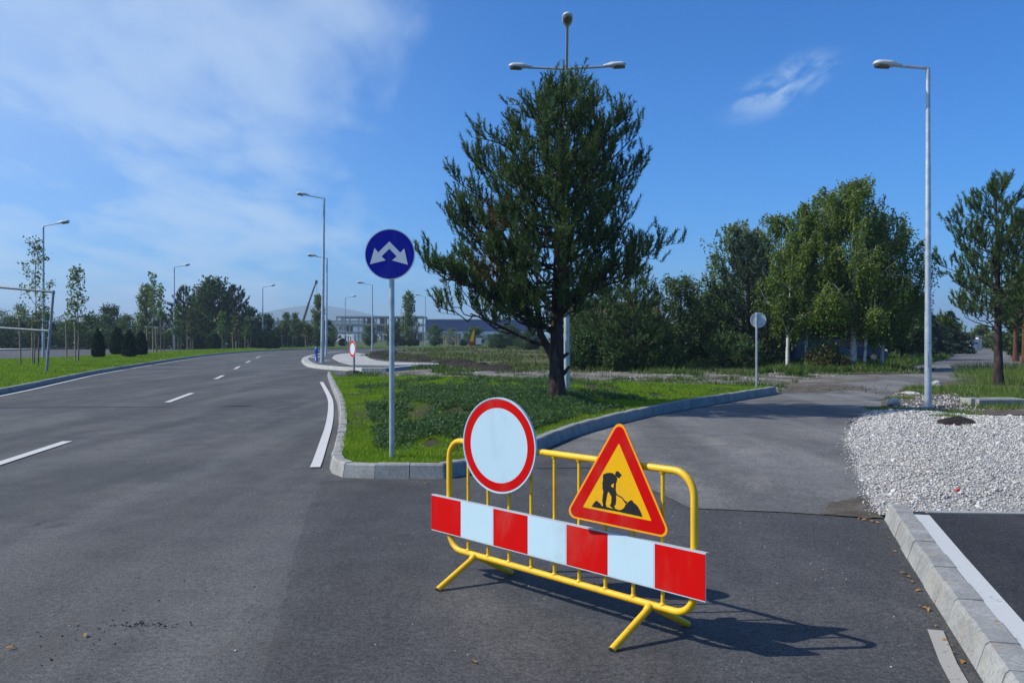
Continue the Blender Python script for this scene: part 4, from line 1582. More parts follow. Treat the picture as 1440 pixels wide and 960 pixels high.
def pine_meshes(seed, Ht, prof, trunk_r, crown0, limbs, wood, needle, tw=1.0, nlen=.085, nwid=.013, per=20, lean=(0, 0), forks=(), dead=None, up=.62, step=.14, slen=1.0):
    """prof(h, az) -> crown radius.  Returns trunk builder and needle mesh arrays"""
    r = np.random.default_rng(seed)
    mb = MB()
    tp = [np.array([lean[0] * Ht * t * t + .05 * math.sin(5 * t + seed) * trunk_r * 4 * t, lean[1] * Ht * t * t, Ht * t * .985]) for t in np.linspace(0, 1, 14)]
    tr = [trunk_r * (1.28 if i == 0 else 1) * (1 - .93 * (i / 13) ** .9) + .006 for i in range(14)]
    mb.tube([tp[0] - [0, 0, .15]] + tp[0:], [tr[0] * 1.15] + tr, 12)

    def trunk_at(h):
        t = min(max(h / (Ht * .985), 0), 1) * 13
        i = min(int(t), 12)
        return tp[i] + (tp[i + 1] - tp[i]) * (t - i), tr[i] + (tr[i + 1] - tr[i]) * (t - i)

    shoots = []

    def foliate(path, start, dens=1.0):
        path = np.array(path)
        seg = np.linalg.norm(np.diff(path, axis=0), axis=1)
        L = seg.sum()
        cum = np.concatenate([[0], np.cumsum(seg)]) / L
        nt = max(3, int(L * (1 - start) / .19 * tw * dens))
        for i in range(nt):
            t = start + (1 - start) * (i + r.random()) / nt
            j = min(np.searchsorted(cum, t) - 1, len(seg) - 1); j = max(j, 0)
            u = (t - cum[j]) / max(cum[j + 1] - cum[j], 1e-6)
            p = path[j] + (path[j + 1] - path[j]) * u
            ld = (path[j + 1] - path[j]) / seg[j]
            d = ld * .55 + rvec(r) * .75 + np.array([0, 0, .30])
            d /= np.linalg.norm(d)
            tl = r.uniform(.30, .78) * (1.12 - .45 * t) * min(1, .45 + L / 2.5)
            e = p + d * tl + np.array([0, 0, .12 * tl])
            mb.tube([p, p + (e - p) * .5 + rvec(r) * .02, e], [.008, .006, .004], 3, cap=False)
            ns = max(2, int(tl / step))
            for q_ in range(ns + 1):
                s_ = .25 + .75 * q_ / ns
                sp = p + (e - p) * s_
                sd = d * .42 + rvec(r) * .40 + np.array([0, 0, up])
                sd /= np.linalg.norm(sd)
                shoots.append((sp, sd, slen * r.uniform(.14, .30)))
        e = path[-1]; ld = (path[-1] - path[-2]); ld /= np.linalg.norm(ld)
        for q_ in range(4):
            sd = ld * .55 + rvec(r) * .30 + np.array([0, 0, up]); sd /= np.linalg.norm(sd)
            shoots.append((e - ld * .1 * q_, sd, slen * r.uniform(.22, .40)))

    for i in range(limbs):
        f = (i + .5) / limbs
        h1 = crown0 + (Ht * .97 - crown0) * (f ** .92) + r.uniform(-.15, .15)
        az = i * 2.39996 + r.uniform(-.3, .3)
        R_ = max(.18, prof(h1, az) * r.uniform(.58, 1.03) * (1 + .16 * noise.noise(Vector((math.cos(az) * 1.6, math.sin(az) * 1.6, h1 * .9 + seed)))))
        rise = R_ * r.uniform(.28, .62) * (.75 + .5 * f)
        h0 = max(crown0 * .72, h1 - rise)
        a, ra = trunk_at(h0)
        e = np.array([a[0] + math.cos(az) * R_, a[1] + math.sin(az) * R_, h1])
        pth = curve(a, e, np.array([0, 0, -.10 * R_]), 7, .03 * R_, r)
        r0 = min(ra * .5, .010 + .0095 * R_)
        mb.tube(pth, np.linspace(r0, .008, 8), 6, cap=False)
        foliate(pth, .26 if f > .35 else .42)
    for (h0, pts, r0, az0) in forks:
        a, ra = trunk_at(h0)
        pth = [a] + [np.array(q_) for q_ in pts]
        mb.tube(pth, np.linspace(r0, r0 * .35, len(pth)), 9, cap=False)
        for j in range(1, len(pth)):
            for kx in range(4):
                az = az0 + r.uniform(-1.5, 1.5)
                R_ = r.uniform(.5, 1.2)
                st = pth[j - 1] + (pth[j] - pth[j - 1]) * r.random()
                if st[2] < crown0 * .66:
                    continue
                e = st + np.array([math.cos(az) * R_, math.sin(az) * R_, R_ * r.uniform(.2, .7)])
                p2 = curve(st, e, np.array([0, 0, -.08]), 6, .04, r)
                mb.tube(p2, np.linspace(r0 * .35, .008, 7), 5, cap=False)
                foliate(p2, .4)
    # leader
    for q_ in range(10):
        a, ra = trunk_at(Ht * (1 - .012 * q_))
        sd = np.array([r.normal(0, .25), r.normal(0, .25), 1.0]); shoots.append((a, sd / np.linalg.norm(sd), .28))
    P = np.array([s_[0] for s_ in shoots]); D = np.array([s_[1] for s_ in shoots]); L = np.array([s_[2] for s_ in shoots])
    n = len(P)
    t = np.tile(np.linspace(0, 1, per), n)
    Pk = np.repeat(P, per, 0) + np.repeat(D * L[:, None], per, 0) * t[:, None]
    rad = unit(r.normal(size=(n * per, 3)))
    Dk = unit(np.repeat(D, per, 0) * .85 + rad * .70)
    V = needle_tris(Pk, Dk, nlen * r.uniform(.8, 1.25, n * per), nwid, r)
    return mb, V, n


def seen_from(prof_lr):
    """crown radius from the left and right outlines (height, left radius, right radius)"""
    hs = [q_[0] for q_ in prof_lr]; ls = [q_[1] for q_ in prof_lr]; rs_ = [q_[2] for q_ in prof_lr]

    def f(h, az):
        l = np.interp(h, hs, ls); r_ = np.interp(h, hs, rs_)
        k = .5 + .5 * math.cos(az)
        return l * (1 - k) + r_ * k
    return f


# the big pine on the island
PY = 19.7
pp = at(783, PY); pp.z = isl_zp(pp.x, pp.y) - .04
hz = lambda y: zt(y, PY) - pp.z
wx = lambda x: (x - 790) * PY / F
outl = [(105, 4, 6), (122, 14, 26), (140, 36, 46), (162, 70, 92), (184, 126, 104), (215, 140, 112), (250, 160, 118), (285, 168, 116), (330, 162, 102), (365, 148, 86), (390, 146, 78), (415, 128, 58), (440, 110, 40), (470, 80, 26), (490, 40, 12)]
prf = [(hz(y), l * PY / F, r_ * PY / F) for y, l, r_ in outl][::-1]
pine = empty('pine_tree', pp, 0, 'large dark green pine with forked trunk standing on the grass island', 'tree')
X = lambda x, y, dy=0.0: np.array([(x - 783) * PY / F, dy, hz(y)])
forks = [(hz(521), [X(776, 500, -.05), X(760, 470, -.12), X(757, 442, -.2), X(748, 410, -.3), X(727, 372, -.4), X(706, 330, -.5)], .10, PI),
         (hz(474), [X(760, 452, -.1), X(725, 432, -.3), X(695, 418, -.5), X(665, 402, -.6), X(636, 390, -.6)], .06, PI + .3),
         (hz(488), [X(752, 482, .2), X(722, 468, .4), X(690, 452, .5), X(660, 440, .6)], .05, PI - .3),
         (hz(448), [X(802, 428, -.2), X(835, 405, -.3), X(850, 386, -.4), X(866, 366, -.3)], .055, -.1)]
mb, V, ns = pine_meshes(11, hz(110), seen_from(prf), .175, hz(428), 138, None, None, tw=.98, lean=(.016, 0), forks=forks, per=36, nwid=.021, nlen=.098, step=.16, slen=1.22, up=.78)
# stubs on the trunk
for a_, b_ in (((.13, -.02, hz(502)), (.25, -.08, hz(496))), ((.14, 0, hz(526)), (.27, -.05, hz(515)))):
    mb.tube([a_, b_], [.05, .03], 8)
mb.build('trunk', M['bark_pine'], pine)
link('crown', big_mesh('crown', V, 3, M['pine']), pine)
# withered needles low on its left side
r = np.random.default_rng(4)
n = 1500
c0 = np.concatenate([np.array([X(690, 372, -.7)]) + r.normal(0, .28, (n // 2, 3)), np.array([X(700, 312, -.9)]) + r.normal(0, .25, (n // 2, 3))])
V = needle_tris(c0, r.normal(size=c0.shape) + [0, 0, -.6], .09, .013, r)
link('withered_needles', big_mesh('withered_needles', V, 3, M['pine_dead']), pine)

# the pine at the right edge
QY = 29.0
hz2 = lambda y: zt(y, QY)
outl = [(244, 6, 8), (265, 26, 20), (290, 40, 42), (310, 86, 58), (330, 82, 64), (352, 56, 66), (375, 92, 70), (395, 94, 74), (415, 80, 74), (440, 88, 72), (460, 70, 62), (475, 20, 30)]
prf = [(hz2(y), l * QY / F, r_ * QY / F) for y, l, r_ in outl][::-1]
pr = at(1404, QY, .06)
pine2 = empty('pine_tree', pr, 0, 'slender pine with bare lower trunk at the right edge beyond the gravel yard', 'tree')
mb, V, ns = pine_meshes(23, hz2(254), seen_from(prf), .15, hz2(458), 56, None, None, tw=1.05, lean=(-.02, 0), per=30, nwid=.027, nlen=.11, step=.17, slen=1.2, up=.70)
mb.build('trunk', M['bark_pine'], pine2)
link('crown', big_mesh('crown', V, 3, M['pine']), pine2)


def pine_generic(seed, Ht, w, wood, needles, crown0=.2, dens=.8, per=12, nwid=.03, nlen=.13, limbs=50, shape=None, step=.2, tw=.7):
    sh = shape or [(0, .5), (.2, .9), (.45, 1), (.7, .75), (.9, .35), (1, .1)]
    c0 = Ht * crown0
    f = lambda h, az: w * float(np.interp((h - c0) / (Ht - c0), [q_[0] for q_ in sh], [q_[1] for q_ in sh])) * (1 + .15 * math.sin(3 * az + seed))
    mb, V, ns = pine_meshes(seed, Ht, f, .028 * Ht + .03, c0, limbs, None, None, tw=tw, per=per, nwid=nwid, nlen=nlen, step=step)
    return mb, V


def plant_pine(seed, px, Y, ty, wpx, label, m='pine', wood='bark_pine', group=None, crown0=.15, name='pine_tree', z=.05, **kw):
    Ht = zt(ty, Y) - z
    t = empty(name, at(px, Y, z), 0, label, 'tree', group)
    mb, V = pine_generic(seed, Ht, wpx / 2 * Y / F, wood, m, crown0, **kw)
    mb.build('trunk', M[wood], t)
    link('crown', big_mesh('crown', V, 3, M[m]), t)
    return t


def spruce_meshes(seed, Ht, w, crown0=.06, whorls=26, lw=.05, ll=.30):
    r = np.random.default_rng(seed)
    mb = MB()
    mb.tube([(0, 0, -.1), (0, 0, Ht * .5), (0, 0, Ht)], [Ht * .022 + .02, Ht * .012, .012], 8)
    LV = Leaves()
    for i in range(whorls):
        f = i / (whorls - 1)
        h = Ht * (crown0 + (1 - crown0) * f * .985)
        R_ = w * (1 - f) ** .85 * r.uniform(.82, 1.05) + .08
        k = 7 if f < .8 else 5
        a0 = r.uniform(0, 6.28)
        for j in range(k):
            az = a0 + 2 * PI * j / k + r.uniform(-.25, .25)
            RR_ = R_ * r.uniform(.75, 1.1)
            dirv = np.array([math.cos(az), math.sin(az), 0])
            a = np.array([0, 0, h]); e = a + dirv * RR_ + np.array([0, 0, -.22 * RR_ + .1 * f])
            pth = curve(a, e, np.array([0, 0, -.05 * RR_]), 4)
            mb.tube(pth, np.linspace(.02, .006, 5), 3, cap=False)
            n = int(60 * RR_ / max(w, .5) * w ** .5) + 14
            t = r.random(n) ** .7
            base = a + (e - a) * t[:, None] + np.stack([-dirv[1] * np.ones(n), dirv[0] * np.ones(n), np.zeros(n)], 1) * (r.uniform(-1, 1, n) * (1 - t * .7) * RR_ * .28)[:, None]
            d = dirv * .8 + r.normal(0, .35, (n, 3)) + np.array([0, 0, -.25])
            LV.add(base, d)
    P, D = LV.get()
    V = leaf_quads(P, D, ll * r.uniform(.6, 1.2, len(P)), lw * r.uniform(.8, 1.3, len(P)), r)
    return mb, V


def plant_spruce(seed, px, Y, ty, wpx, label, group=None, m='spruce', name='spruce_tree', cat='tree', crown0=.06, ll=.34, lw=.075, whorls=26, z=.05):
    Ht = zt(ty, Y) - z
    t = empty(name, at(px, Y, z), 0, label, cat, group)
    mb, V = spruce_meshes(seed, Ht, wpx / 2 * Y / F, crown0, whorls, lw, ll)
    mb.build('trunk', M['bark_dark'], t)
    link('crown', big_mesh('crown', V, 4, M[m]), t)
    return t


def broad_meshes(seed, Ht, w, crown0=.2, limbs=26, leaves=9000, ll=.12, lw=.09, shape=None, droop=0.0, trunk_r=None, lean=(0, 0), clump=.3, fork=None, twigs=9, depth=1.0):
    """a broadleaf crown: limbs to points spread through the crown, twigs, leaves in clumps round the twigs; droop hangs the twigs"""
    r = np.random.default_rng(seed)
    sh = shape or [(0, .45), (.15, .8), (.4, 1), (.65, .92), (.85, .6), (1, .15)]
    c0 = Ht * crown0
    mb = MB()
    tr0 = trunk_r or .018 * Ht + .03
    k = 10
    tp = [np.array([lean[0] * t * Ht + .06 * Ht * .1 * math.sin(4 * t + seed), lean[1] * t * Ht + .05 * Ht * .1 * math.sin(5 * t + seed * 2), Ht * .94 * t]) for t in np.linspace(0, 1, k)]
    rr = [tr0 * (1 - .9 * t) + .006 for t in np.linspace(0, 1, k)]
    mb.tube([tp[0] - [0, 0, .1]] + tp, [rr[0] * 1.2] + rr, 9)

    def trunk_at(h):
        t = min(max(h / (Ht * .94), 0), 1) * (k - 1)
        i = min(int(t), k - 2)
        return tp[i] + (tp[i + 1] - tp[i]) * (t - i), rr[i] + (rr[i + 1] - rr[i]) * (t - i)

    tw_pts = []
    for i in range(limbs):
        f = (i + .5) / limbs
        h1 = c0 + (Ht - c0) * min(.985, f * 1.0 + r.uniform(-.04, .04))
        az = i * 2.39996 + r.uniform(-.5, .5)
        fr_ = (h1 - c0) / (Ht - c0)
        R_ = w * float(np.interp(fr_, [q_[0] for q_ in sh], [q_[1] for q_ in sh])) * r.uniform(.5, .98) * (1 + .22 * noise.noise(Vector((math.cos(az) * 1.2, math.sin(az) * 1.2, h1 * .5 + seed))))
        h0 = max(c0 * .75, h1 - R_ * r.uniform(.6, 1.3) - .05 * Ht)
        a, ra = trunk_at(h0)
        ctr, _ = trunk_at(h1)
        e = np.array([ctr[0] + math.cos(az) * R_, ctr[1] + math.sin(az) * R_ * depth, h1])
        pth = curve(a, e, np.array([math.cos(az), math.sin(az), 0]) * .06 * R_ + np.array([0, 0, .05 * R_]), 6, .03 * R_, r)
        mb.tube(pth, np.linspace(min(ra * .6, .012 + .014 * R_), .007, 7), 5, cap=False)
        pth = np.array(pth)
        for q_ in range(twigs):
            t = .3 + .7 * (q_ + r.random()) / twigs
            j = min(int(t * 6), 5)
            p = pth[j] + (pth[j + 1] - pth[j]) * (t * 6 - j)
            d = rvec(r) * .9 + (pth[j + 1] - pth[j]) / np.linalg.norm(pth[j + 1] - pth[j]) * .5 + np.array([0, 0, .25 if not droop else .05])
            tl = r.uniform(.35, .9) * (.28 * w + .12)
            e2 = p + d * tl
            if e2[2] > Ht: e2[2] = Ht
            mb.tube([p, (p + e2) / 2 + rvec(r) * .03, e2], [.009, .007, .004], 3, cap=False)
            tw_pts.append((p, e2, tl))
    per = max(4, leaves // max(1, len(tw_pts)))
    LV = Leaves()
    for p, e2, tl in tw_pts:
        kk = int(per * r.uniform(.5, 1.5))
        if droop:
            # hanging strands
            ns = max(1, kk // 9)
            for s_ in range(ns):
                st = p + (e2 - p) * r.random() + r.normal(0, .08, 3)
                Ld = droop * r.uniform(.35, 1.2)
                t = np.sort(r.random(9))
                out = np.array([r.normal(0, .12), r.normal(0, .12), 0])
                pts = st + np.outer(t, out) + np.outer(t ** 1.3, [0, 0, -Ld])
                pts[:, 2] = np.maximum(pts[:, 2], max(.3, c0 * .66 - abs(r.normal(0, .55))))
                LV.add(pts, r.normal(0, .6, (9, 3)) + np.array([0, 0, -.55]))
        else:
            t = r.random(kk)
            cl_ = clump * (.6 + .5 * tl)
            pts = p + np.outer(t ** .6, e2 - p) + r.normal(0, cl_ * .5, (kk, 3))
            LV.add(pts, r.normal(0, .7, (kk, 3)) + np.array([0, 0, .15]))
    P, D = LV.get()
    V = leaf_quads(P, D, ll * r.uniform(.65, 1.25, len(P)), lw * r.uniform(.7, 1.2, len(P)), r)
    return mb, V


def plant(seed, px, Y, ty, wpx, label, m, wood='bark_dark', group=None, name='leafy_tree', cat='tree', z=.05, **kw):
    Ht = zt(ty, Y) - z
    t = empty(name, at(px, Y, z), 0, label, cat, group)
    mb, V = broad_meshes(seed, Ht, wpx / 2 * Y / F, **kw)
    mb.build('trunk', M[wood], t)
    link('crown', big_mesh('crown', V, 4, M[m]), t)
    return t


# birches on the right
BG = 'trees at the corner of the side road'
bsh = [(0, .62), (.15, .92), (.35, 1), (.55, .9), (.75, .66), (.9, .36), (1, .1)]
plant(31, 1200, 44.5, 253, 205, 'tallest birch, broad weeping crown above the white trunk by the side road', 'birch', 'bark_birch', BG, 'birch_tree', crown0=.27, limbs=50, leaves=46000, ll=.13, lw=.085, shape=bsh, droop=1.1, trunk_r=.17, twigs=10)
plant(32, 1133, 45.0, 284, 125, 'straight thin white birch trunk with yellow green crown left of the tallest birch', 'birch', 'bark_birch', BG, 'birch_tree', crown0=.30, limbs=34, leaves=23000, ll=.13, lw=.085, shape=bsh, droop=1.0, trunk_r=.085)
plant(33, 1238, 45.5, 298, 135, 'birch at the right end of the clump with leaning trunk and ragged crown', 'birch', 'bark_birch', BG, 'birch_tree', crown0=.3, limbs=34, leaves=22000, ll=.13, lw=.085, shape=[(0, .5), (.2, .9), (.5, 1), (.75, 1), (.9, .7), (1, .2)], droop=1.2, trunk_r=.10, lean=(.055, 0))
plant(34, 1214, 44.2, 335, 95, 'low birch with slanting trunk between the tallest birch and the blue car', 'birch', 'bark_birch', BG, 'birch_tree', crown0=.34, limbs=18, leaves=8500, ll=.13, lw=.085, shape=bsh, droop=1.0, trunk_r=.075, lean=(.10, 0))
plant(35, 1108, 44.8, 340, 100, 'birch with a pair of white stems beside the blue cabin', 'birch', 'bark_birch', BG, 'birch_tree', crown0=.34, limbs=20, leaves=8500, ll=.13, lw=.085, droop=.8, trunk_r=.10, lean=(.03, 0))
plant(36, 1044, 53, 312, 175, 'pale green birch rising behind the dark spruce', 'birch_pale', 'bark_birch', BG, 'birch_tree', crown0=.2, limbs=40, leaves=24000, ll=.15, lw=.10, shape=[(0, .6), (.3, 1), (.6, .9), (.85, .55), (1, .2)], droop=.9)
plant(37, 1098, 56, 300, 160, 'loose birch crown filling the gap between spruce and tall birches', 'birch', 'bark_birch', BG, 'birch_tree', crown0=.2, limbs=36, leaves=22000, ll=.15, lw=.10, shape=bsh, droop=.9)
plant_pine(38, 1052, 47.5, 333, 150, 'broad dark conifer behind the reversed round sign', 'spruce', 'bark_dark', BG, crown0=.10, name='conifer_tree', limbs=80, per=13, nwid=.045, nlen=.15, tw=.85, step=.2, shape=[(0, .8), (.25, 1), (.5, .85), (.75, .5), (.92, .25), (1, .1)])
plant(39, 1014, 50, 405, 96, 'mid green leafy tree leaning over the grey roofed hut', 'mid_leaf', 'bark_dark', BG, crown0=.25, limbs=30, leaves=12000, ll=.15, lw=.11)
plant(40, 958, 46, 392, 108, 'sparse apple tree with a forked dark trunk beside the round bush', 'apple_leaf', 'bark_dark', BG, 'apple_tree', crown0=.30, limbs=26, leaves=7000, ll=.14, lw=.10, trunk_r=.17, shape=[(0, .8), (.3, 1), (.55, .85), (.8, .55), (1, .25)], clump=.36)
plant_pine(41, 893, 43, 377, 108, 'dark pine with upswept top to the right of the island pine', 'pine', 'bark_dark', BG, crown0=.12, limbs=70, per=13, nwid=.042, nlen=.14, tw=1.1, step=.18)
plant_pine(42, 846, 45, 398, 96, 'dark pine half hidden behind the three armed lamp pole', 'pine', 'bark_dark', BG, crown0=.10, limbs=70, per=13, nwid=.042, nlen=.14, tw=1.1, step=.18)
SG = 'shrubs at the edge of the wood'
plant(43, 923, 43.2, 468, 82, 'round glossy green bush left of the apple tree trunk', 'mid_leaf', 'bark_dark', SG, 'round_bush', 'bush', crown0=.04, limbs=34, leaves=9000, ll=.13, lw=.09, shape=[(0, .7), (.3, 1), (.6, .95), (.85, .65), (1, .3)], trunk_r=.05)
plant_pine(44, 1030, 43.5, 474, 92, 'low spreading pine scrub under the grey roof', 'pine', 'bark_dark', SG, crown0=.06, name='pine_shrub', limbs=44, per=13, nwid=.042, nlen=.13, tw=1.2, step=.18, shape=[(0, 1), (.4, 1), (.8, .7), (1, .3)])
plant(45, 868, 42.6, 484, 62, 'small dark bush under the dark pine by the brick house', 'dark_leaf', 'bark_dark', SG, 'dark_bush', 'bush', crown0=.05, limbs=20, leaves=4500, ll=.13, lw=.09, trunk_r=.04)
plant(46, 826, 43.5, 474, 64, 'dark bush beside the three armed lamp pole', 'dark_leaf', 'bark_dark', SG, 'dark_bush', 'bush', crown0=.05, limbs=22, leaves=5000, ll=.14, lw=.10, trunk_r=.04)
plant(47, 986, 47, 482, 66, 'dark undergrowth bush right of the apple tree', 'dark_leaf', 'bark_dark', SG, 'dark_bush', 'bush', crown0=.05, limbs=20, leaves=4500, ll=.14, lw=.10, trunk_r=.04)
plant(48, 1164, 44.0, 488, 58, 'bush with yellowing leaves at the foot of the tallest birch', 'brown_leaf', 'bark_dark', SG, 'yellowing_bush', 'bush', crown0=.05, limbs=22, leaves=5200, ll=.12, lw=.085, trunk_r=.04)
plant(49, 1085, 49, 484, 60, 'shaded bush behind the reversed round sign', 'dark_leaf', 'bark_dark', SG, 'dark_bush', 'bush', crown0=.05, limbs=20, leaves=3800, ll=.14, lw=.10, trunk_r=.04)
plant(50, 1158, 46.5, 260, 80, 'slim birch whose narrow top stands just left of the tallest birch', 'birch', 'bark_birch', BG, 'birch_tree', crown0=.30, limbs=30, leaves=13000, ll=.13, lw=.085, shape=[(0, .5), (.3, 1), (.6, .8), (.85, .6), (1, .25)], droop=.9, trunk_r=.08)
# the wood behind, further along the side road
WG = 'trees of the wood along the side road'
plant(51, 1268, 66, 398, 92, 'dark leafy tree behind the blue car', 'dark_leaf', 'bark_dark', WG, crown0=.12, limbs=32, leaves=9000, ll=.2, lw=.15)
plant(52, 1150, 64, 372, 120, 'tall dark leafy tree standing deep behind the birches', 'dark_leaf', 'bark_dark', WG, crown0=.1, limbs=34, leaves=10000, ll=.2, lw=.15)
plant(53, 1225, 62, 420, 90, 'dark low tree closing the gap behind the blue car', 'dark_leaf', 'bark_dark', WG, crown0=.08, limbs=28, leaves=8000, ll=.2, lw=.15)
plant(54, 1070, 63, 415, 100, 'dark low tree behind the pair of white stems', 'dark_leaf', 'bark_dark', WG, crown0=.08, limbs=28, leaves=8000, ll=.2, lw=.15)
plant(55, 985, 60, 430, 90, 'dark leafy tree behind the grey roofed hut', 'dark_leaf', 'bark_dark', WG, crown0=.12, limbs=26, leaves=7000, ll=.2, lw=.15)
plant(56, 905, 62, 440, 90, 'dark leafy tree behind the round bush', 'dark_leaf', 'bark_dark', WG, crown0=.12, limbs=26, leaves=6500, ll=.2, lw=.15)
plant(57, 818, 66, 436, 70, 'dark leafy tree between the pine trunk and the brick house', 'dark_leaf', 'bark_dark', WG, crown0=.12, limbs=26, leaves=5500, ll=.2, lw=.15)
plant_spruce(58, 1300, 80, 424, 76, 'broad spruce just left of the tall lamp pole in the gravel', WG)
plant_spruce(59, 1336, 92, 438, 78, 'spruce between the lamp pole and the slender pine', WG)
plant_spruce(60, 1318, 120, 446, 46, 'smaller distant spruce behind the other two by the lamp pole', WG)
plant(61, 1381, 135, 459, 44, 'pale green poplar at the far end of the side road', 'birch_pale', 'bark_dark', WG, 'poplar_tree', crown0=.08, limbs=26, leaves=5000, ll=.3, lw=.22, shape=[(0, .7), (.3, 1), (.6, .8), (.85, .5), (1, .15)])
plant(62, 1362, 128, 470, 42, 'small dark tree left of the pale green poplar', 'dark_leaf', 'bark_dark', WG, crown0=.08, limbs=20, leaves=3000, ll=.3, lw=.22)
plant(63, 1408, 110, 470, 40, 'mid green tree behind the slender pine trunk', 'mid_leaf', 'bark_dark', WG, crown0=.06, limbs=22, leaves=3500, ll=.28, lw=.2)
plant_pine(64, 1452, 40, 292, 150, 'tall full pine cut off by the right edge of the picture', 'pine', 'bark_red', WG, crown0=.25, limbs=70, per=13, nwid=.042, nlen=.13, tw=1.1, step=.18)
plant_pine(65, 1428, 62, 392, 74, 'red stemmed pine behind the slender pine', 'pine', 'bark_red', WG, crown0=.45, limbs=44, per=12, nwid=.06, nlen=.18, tw=.6, step=.26)
plant_pine(66, 1441, 56, 380, 60, 'thin red stemmed pine at the right edge of the wood', 'pine', 'bark_red', WG, crown0=.5, limbs=40, per=12, nwid=.06, nlen=.18, tw=.6, step=.26)
plant(67, 1440, 72, 452, 80, 'dark thicket tree low behind the red stemmed pines', 'dark_leaf', 'bark_dark', WG, crown0=.05, limbs=24, leaves=6000, ll=.22, lw=.16)
plant(68, 1285, 74, 455, 60, 'dark undergrowth tree left of the broad spruce', 'dark_leaf', 'bark_dark', WG, crown0=.05, limbs=22, leaves=5000, ll=.22, lw=.16)

# far trees: each kind is built once and copied with its own size
PROTO = {}


def proto(kind, seed):
    key = (kind, seed)
    if key in PROTO:
        return PROTO[key]
    if kind == 'dense':
        mb, V = broad_meshes(seed, 10, 4, .06, 36, 7000, .42, .32, clump=.8)
        ms = ('bark_dark', 'dark_leaf')
    elif kind == 'mid':
        mb, V = broad_meshes(seed, 10, 4, .10, 34, 5500, .42, .30, clump=.8)
        ms = ('bark_dark', 'mid_leaf')
    elif kind == 'poplar':
        mb, V = broad_meshes(seed, 10, 2, .08, 40, 4200, .36, .28, shape=[(0, .7), (.3, 1), (.7, .8), (.9, .5), (1, .15)], clump=.6)
        ms = ('bark_dark', 'birch_pale')
    elif kind == 'loose':
        mb, V = broad_meshes(seed, 10, 3.2, .14, 30, 2600, .36, .26, clump=.8)
        ms = ('bark_birch', 'birch_pale')
    else:
        mb, V = pine_generic(seed, 10, 4, None, None, .06, per=10, nwid=.10, nlen=.42, limbs=64, tw=.5, step=.34, shape=[(0, .75), (.3, 1), (.6, .9), (.85, .55), (1, .2)])
        ms = ('bark_dark', 'spruce')
    tm = mb.build('trunk', M[ms[0]])
    cm = link('crown', big_mesh('crown', V, 3 if kind == 'pine' else 4, M[ms[1]]))
    PROTO[key] = (tm, cm, {'dense': 4, 'mid': 4, 'poplar': 2, 'loose': 3.2, 'pine': 4}[kind])
    for o in (tm, cm):
        COL.objects.unlink(o)
    return PROTO[key]


NAMES = {'dense': 'leafy_tree', 'mid': 'leafy_tree', 'poplar': 'poplar_tree', 'loose': 'birch_tree', 'pine': 'pine_tree'}


def far_tree(kind, seed, px, Y, ty, wpx, label, group):
    tm, cm, w = proto(kind, seed)
    Ht = zt(ty, Y) - .05
    e = empty(NAMES[kind], at(px, Y, .05), (px * 7.3 + ty) % 6.28, label, 'tree', group)
    sw = wpx / 2 * Y / F / w
    e.scale = (sw, sw, Ht / 10)
    for o in (tm, cm):
        c = o.copy(); COL.objects.link(c); c.parent = e


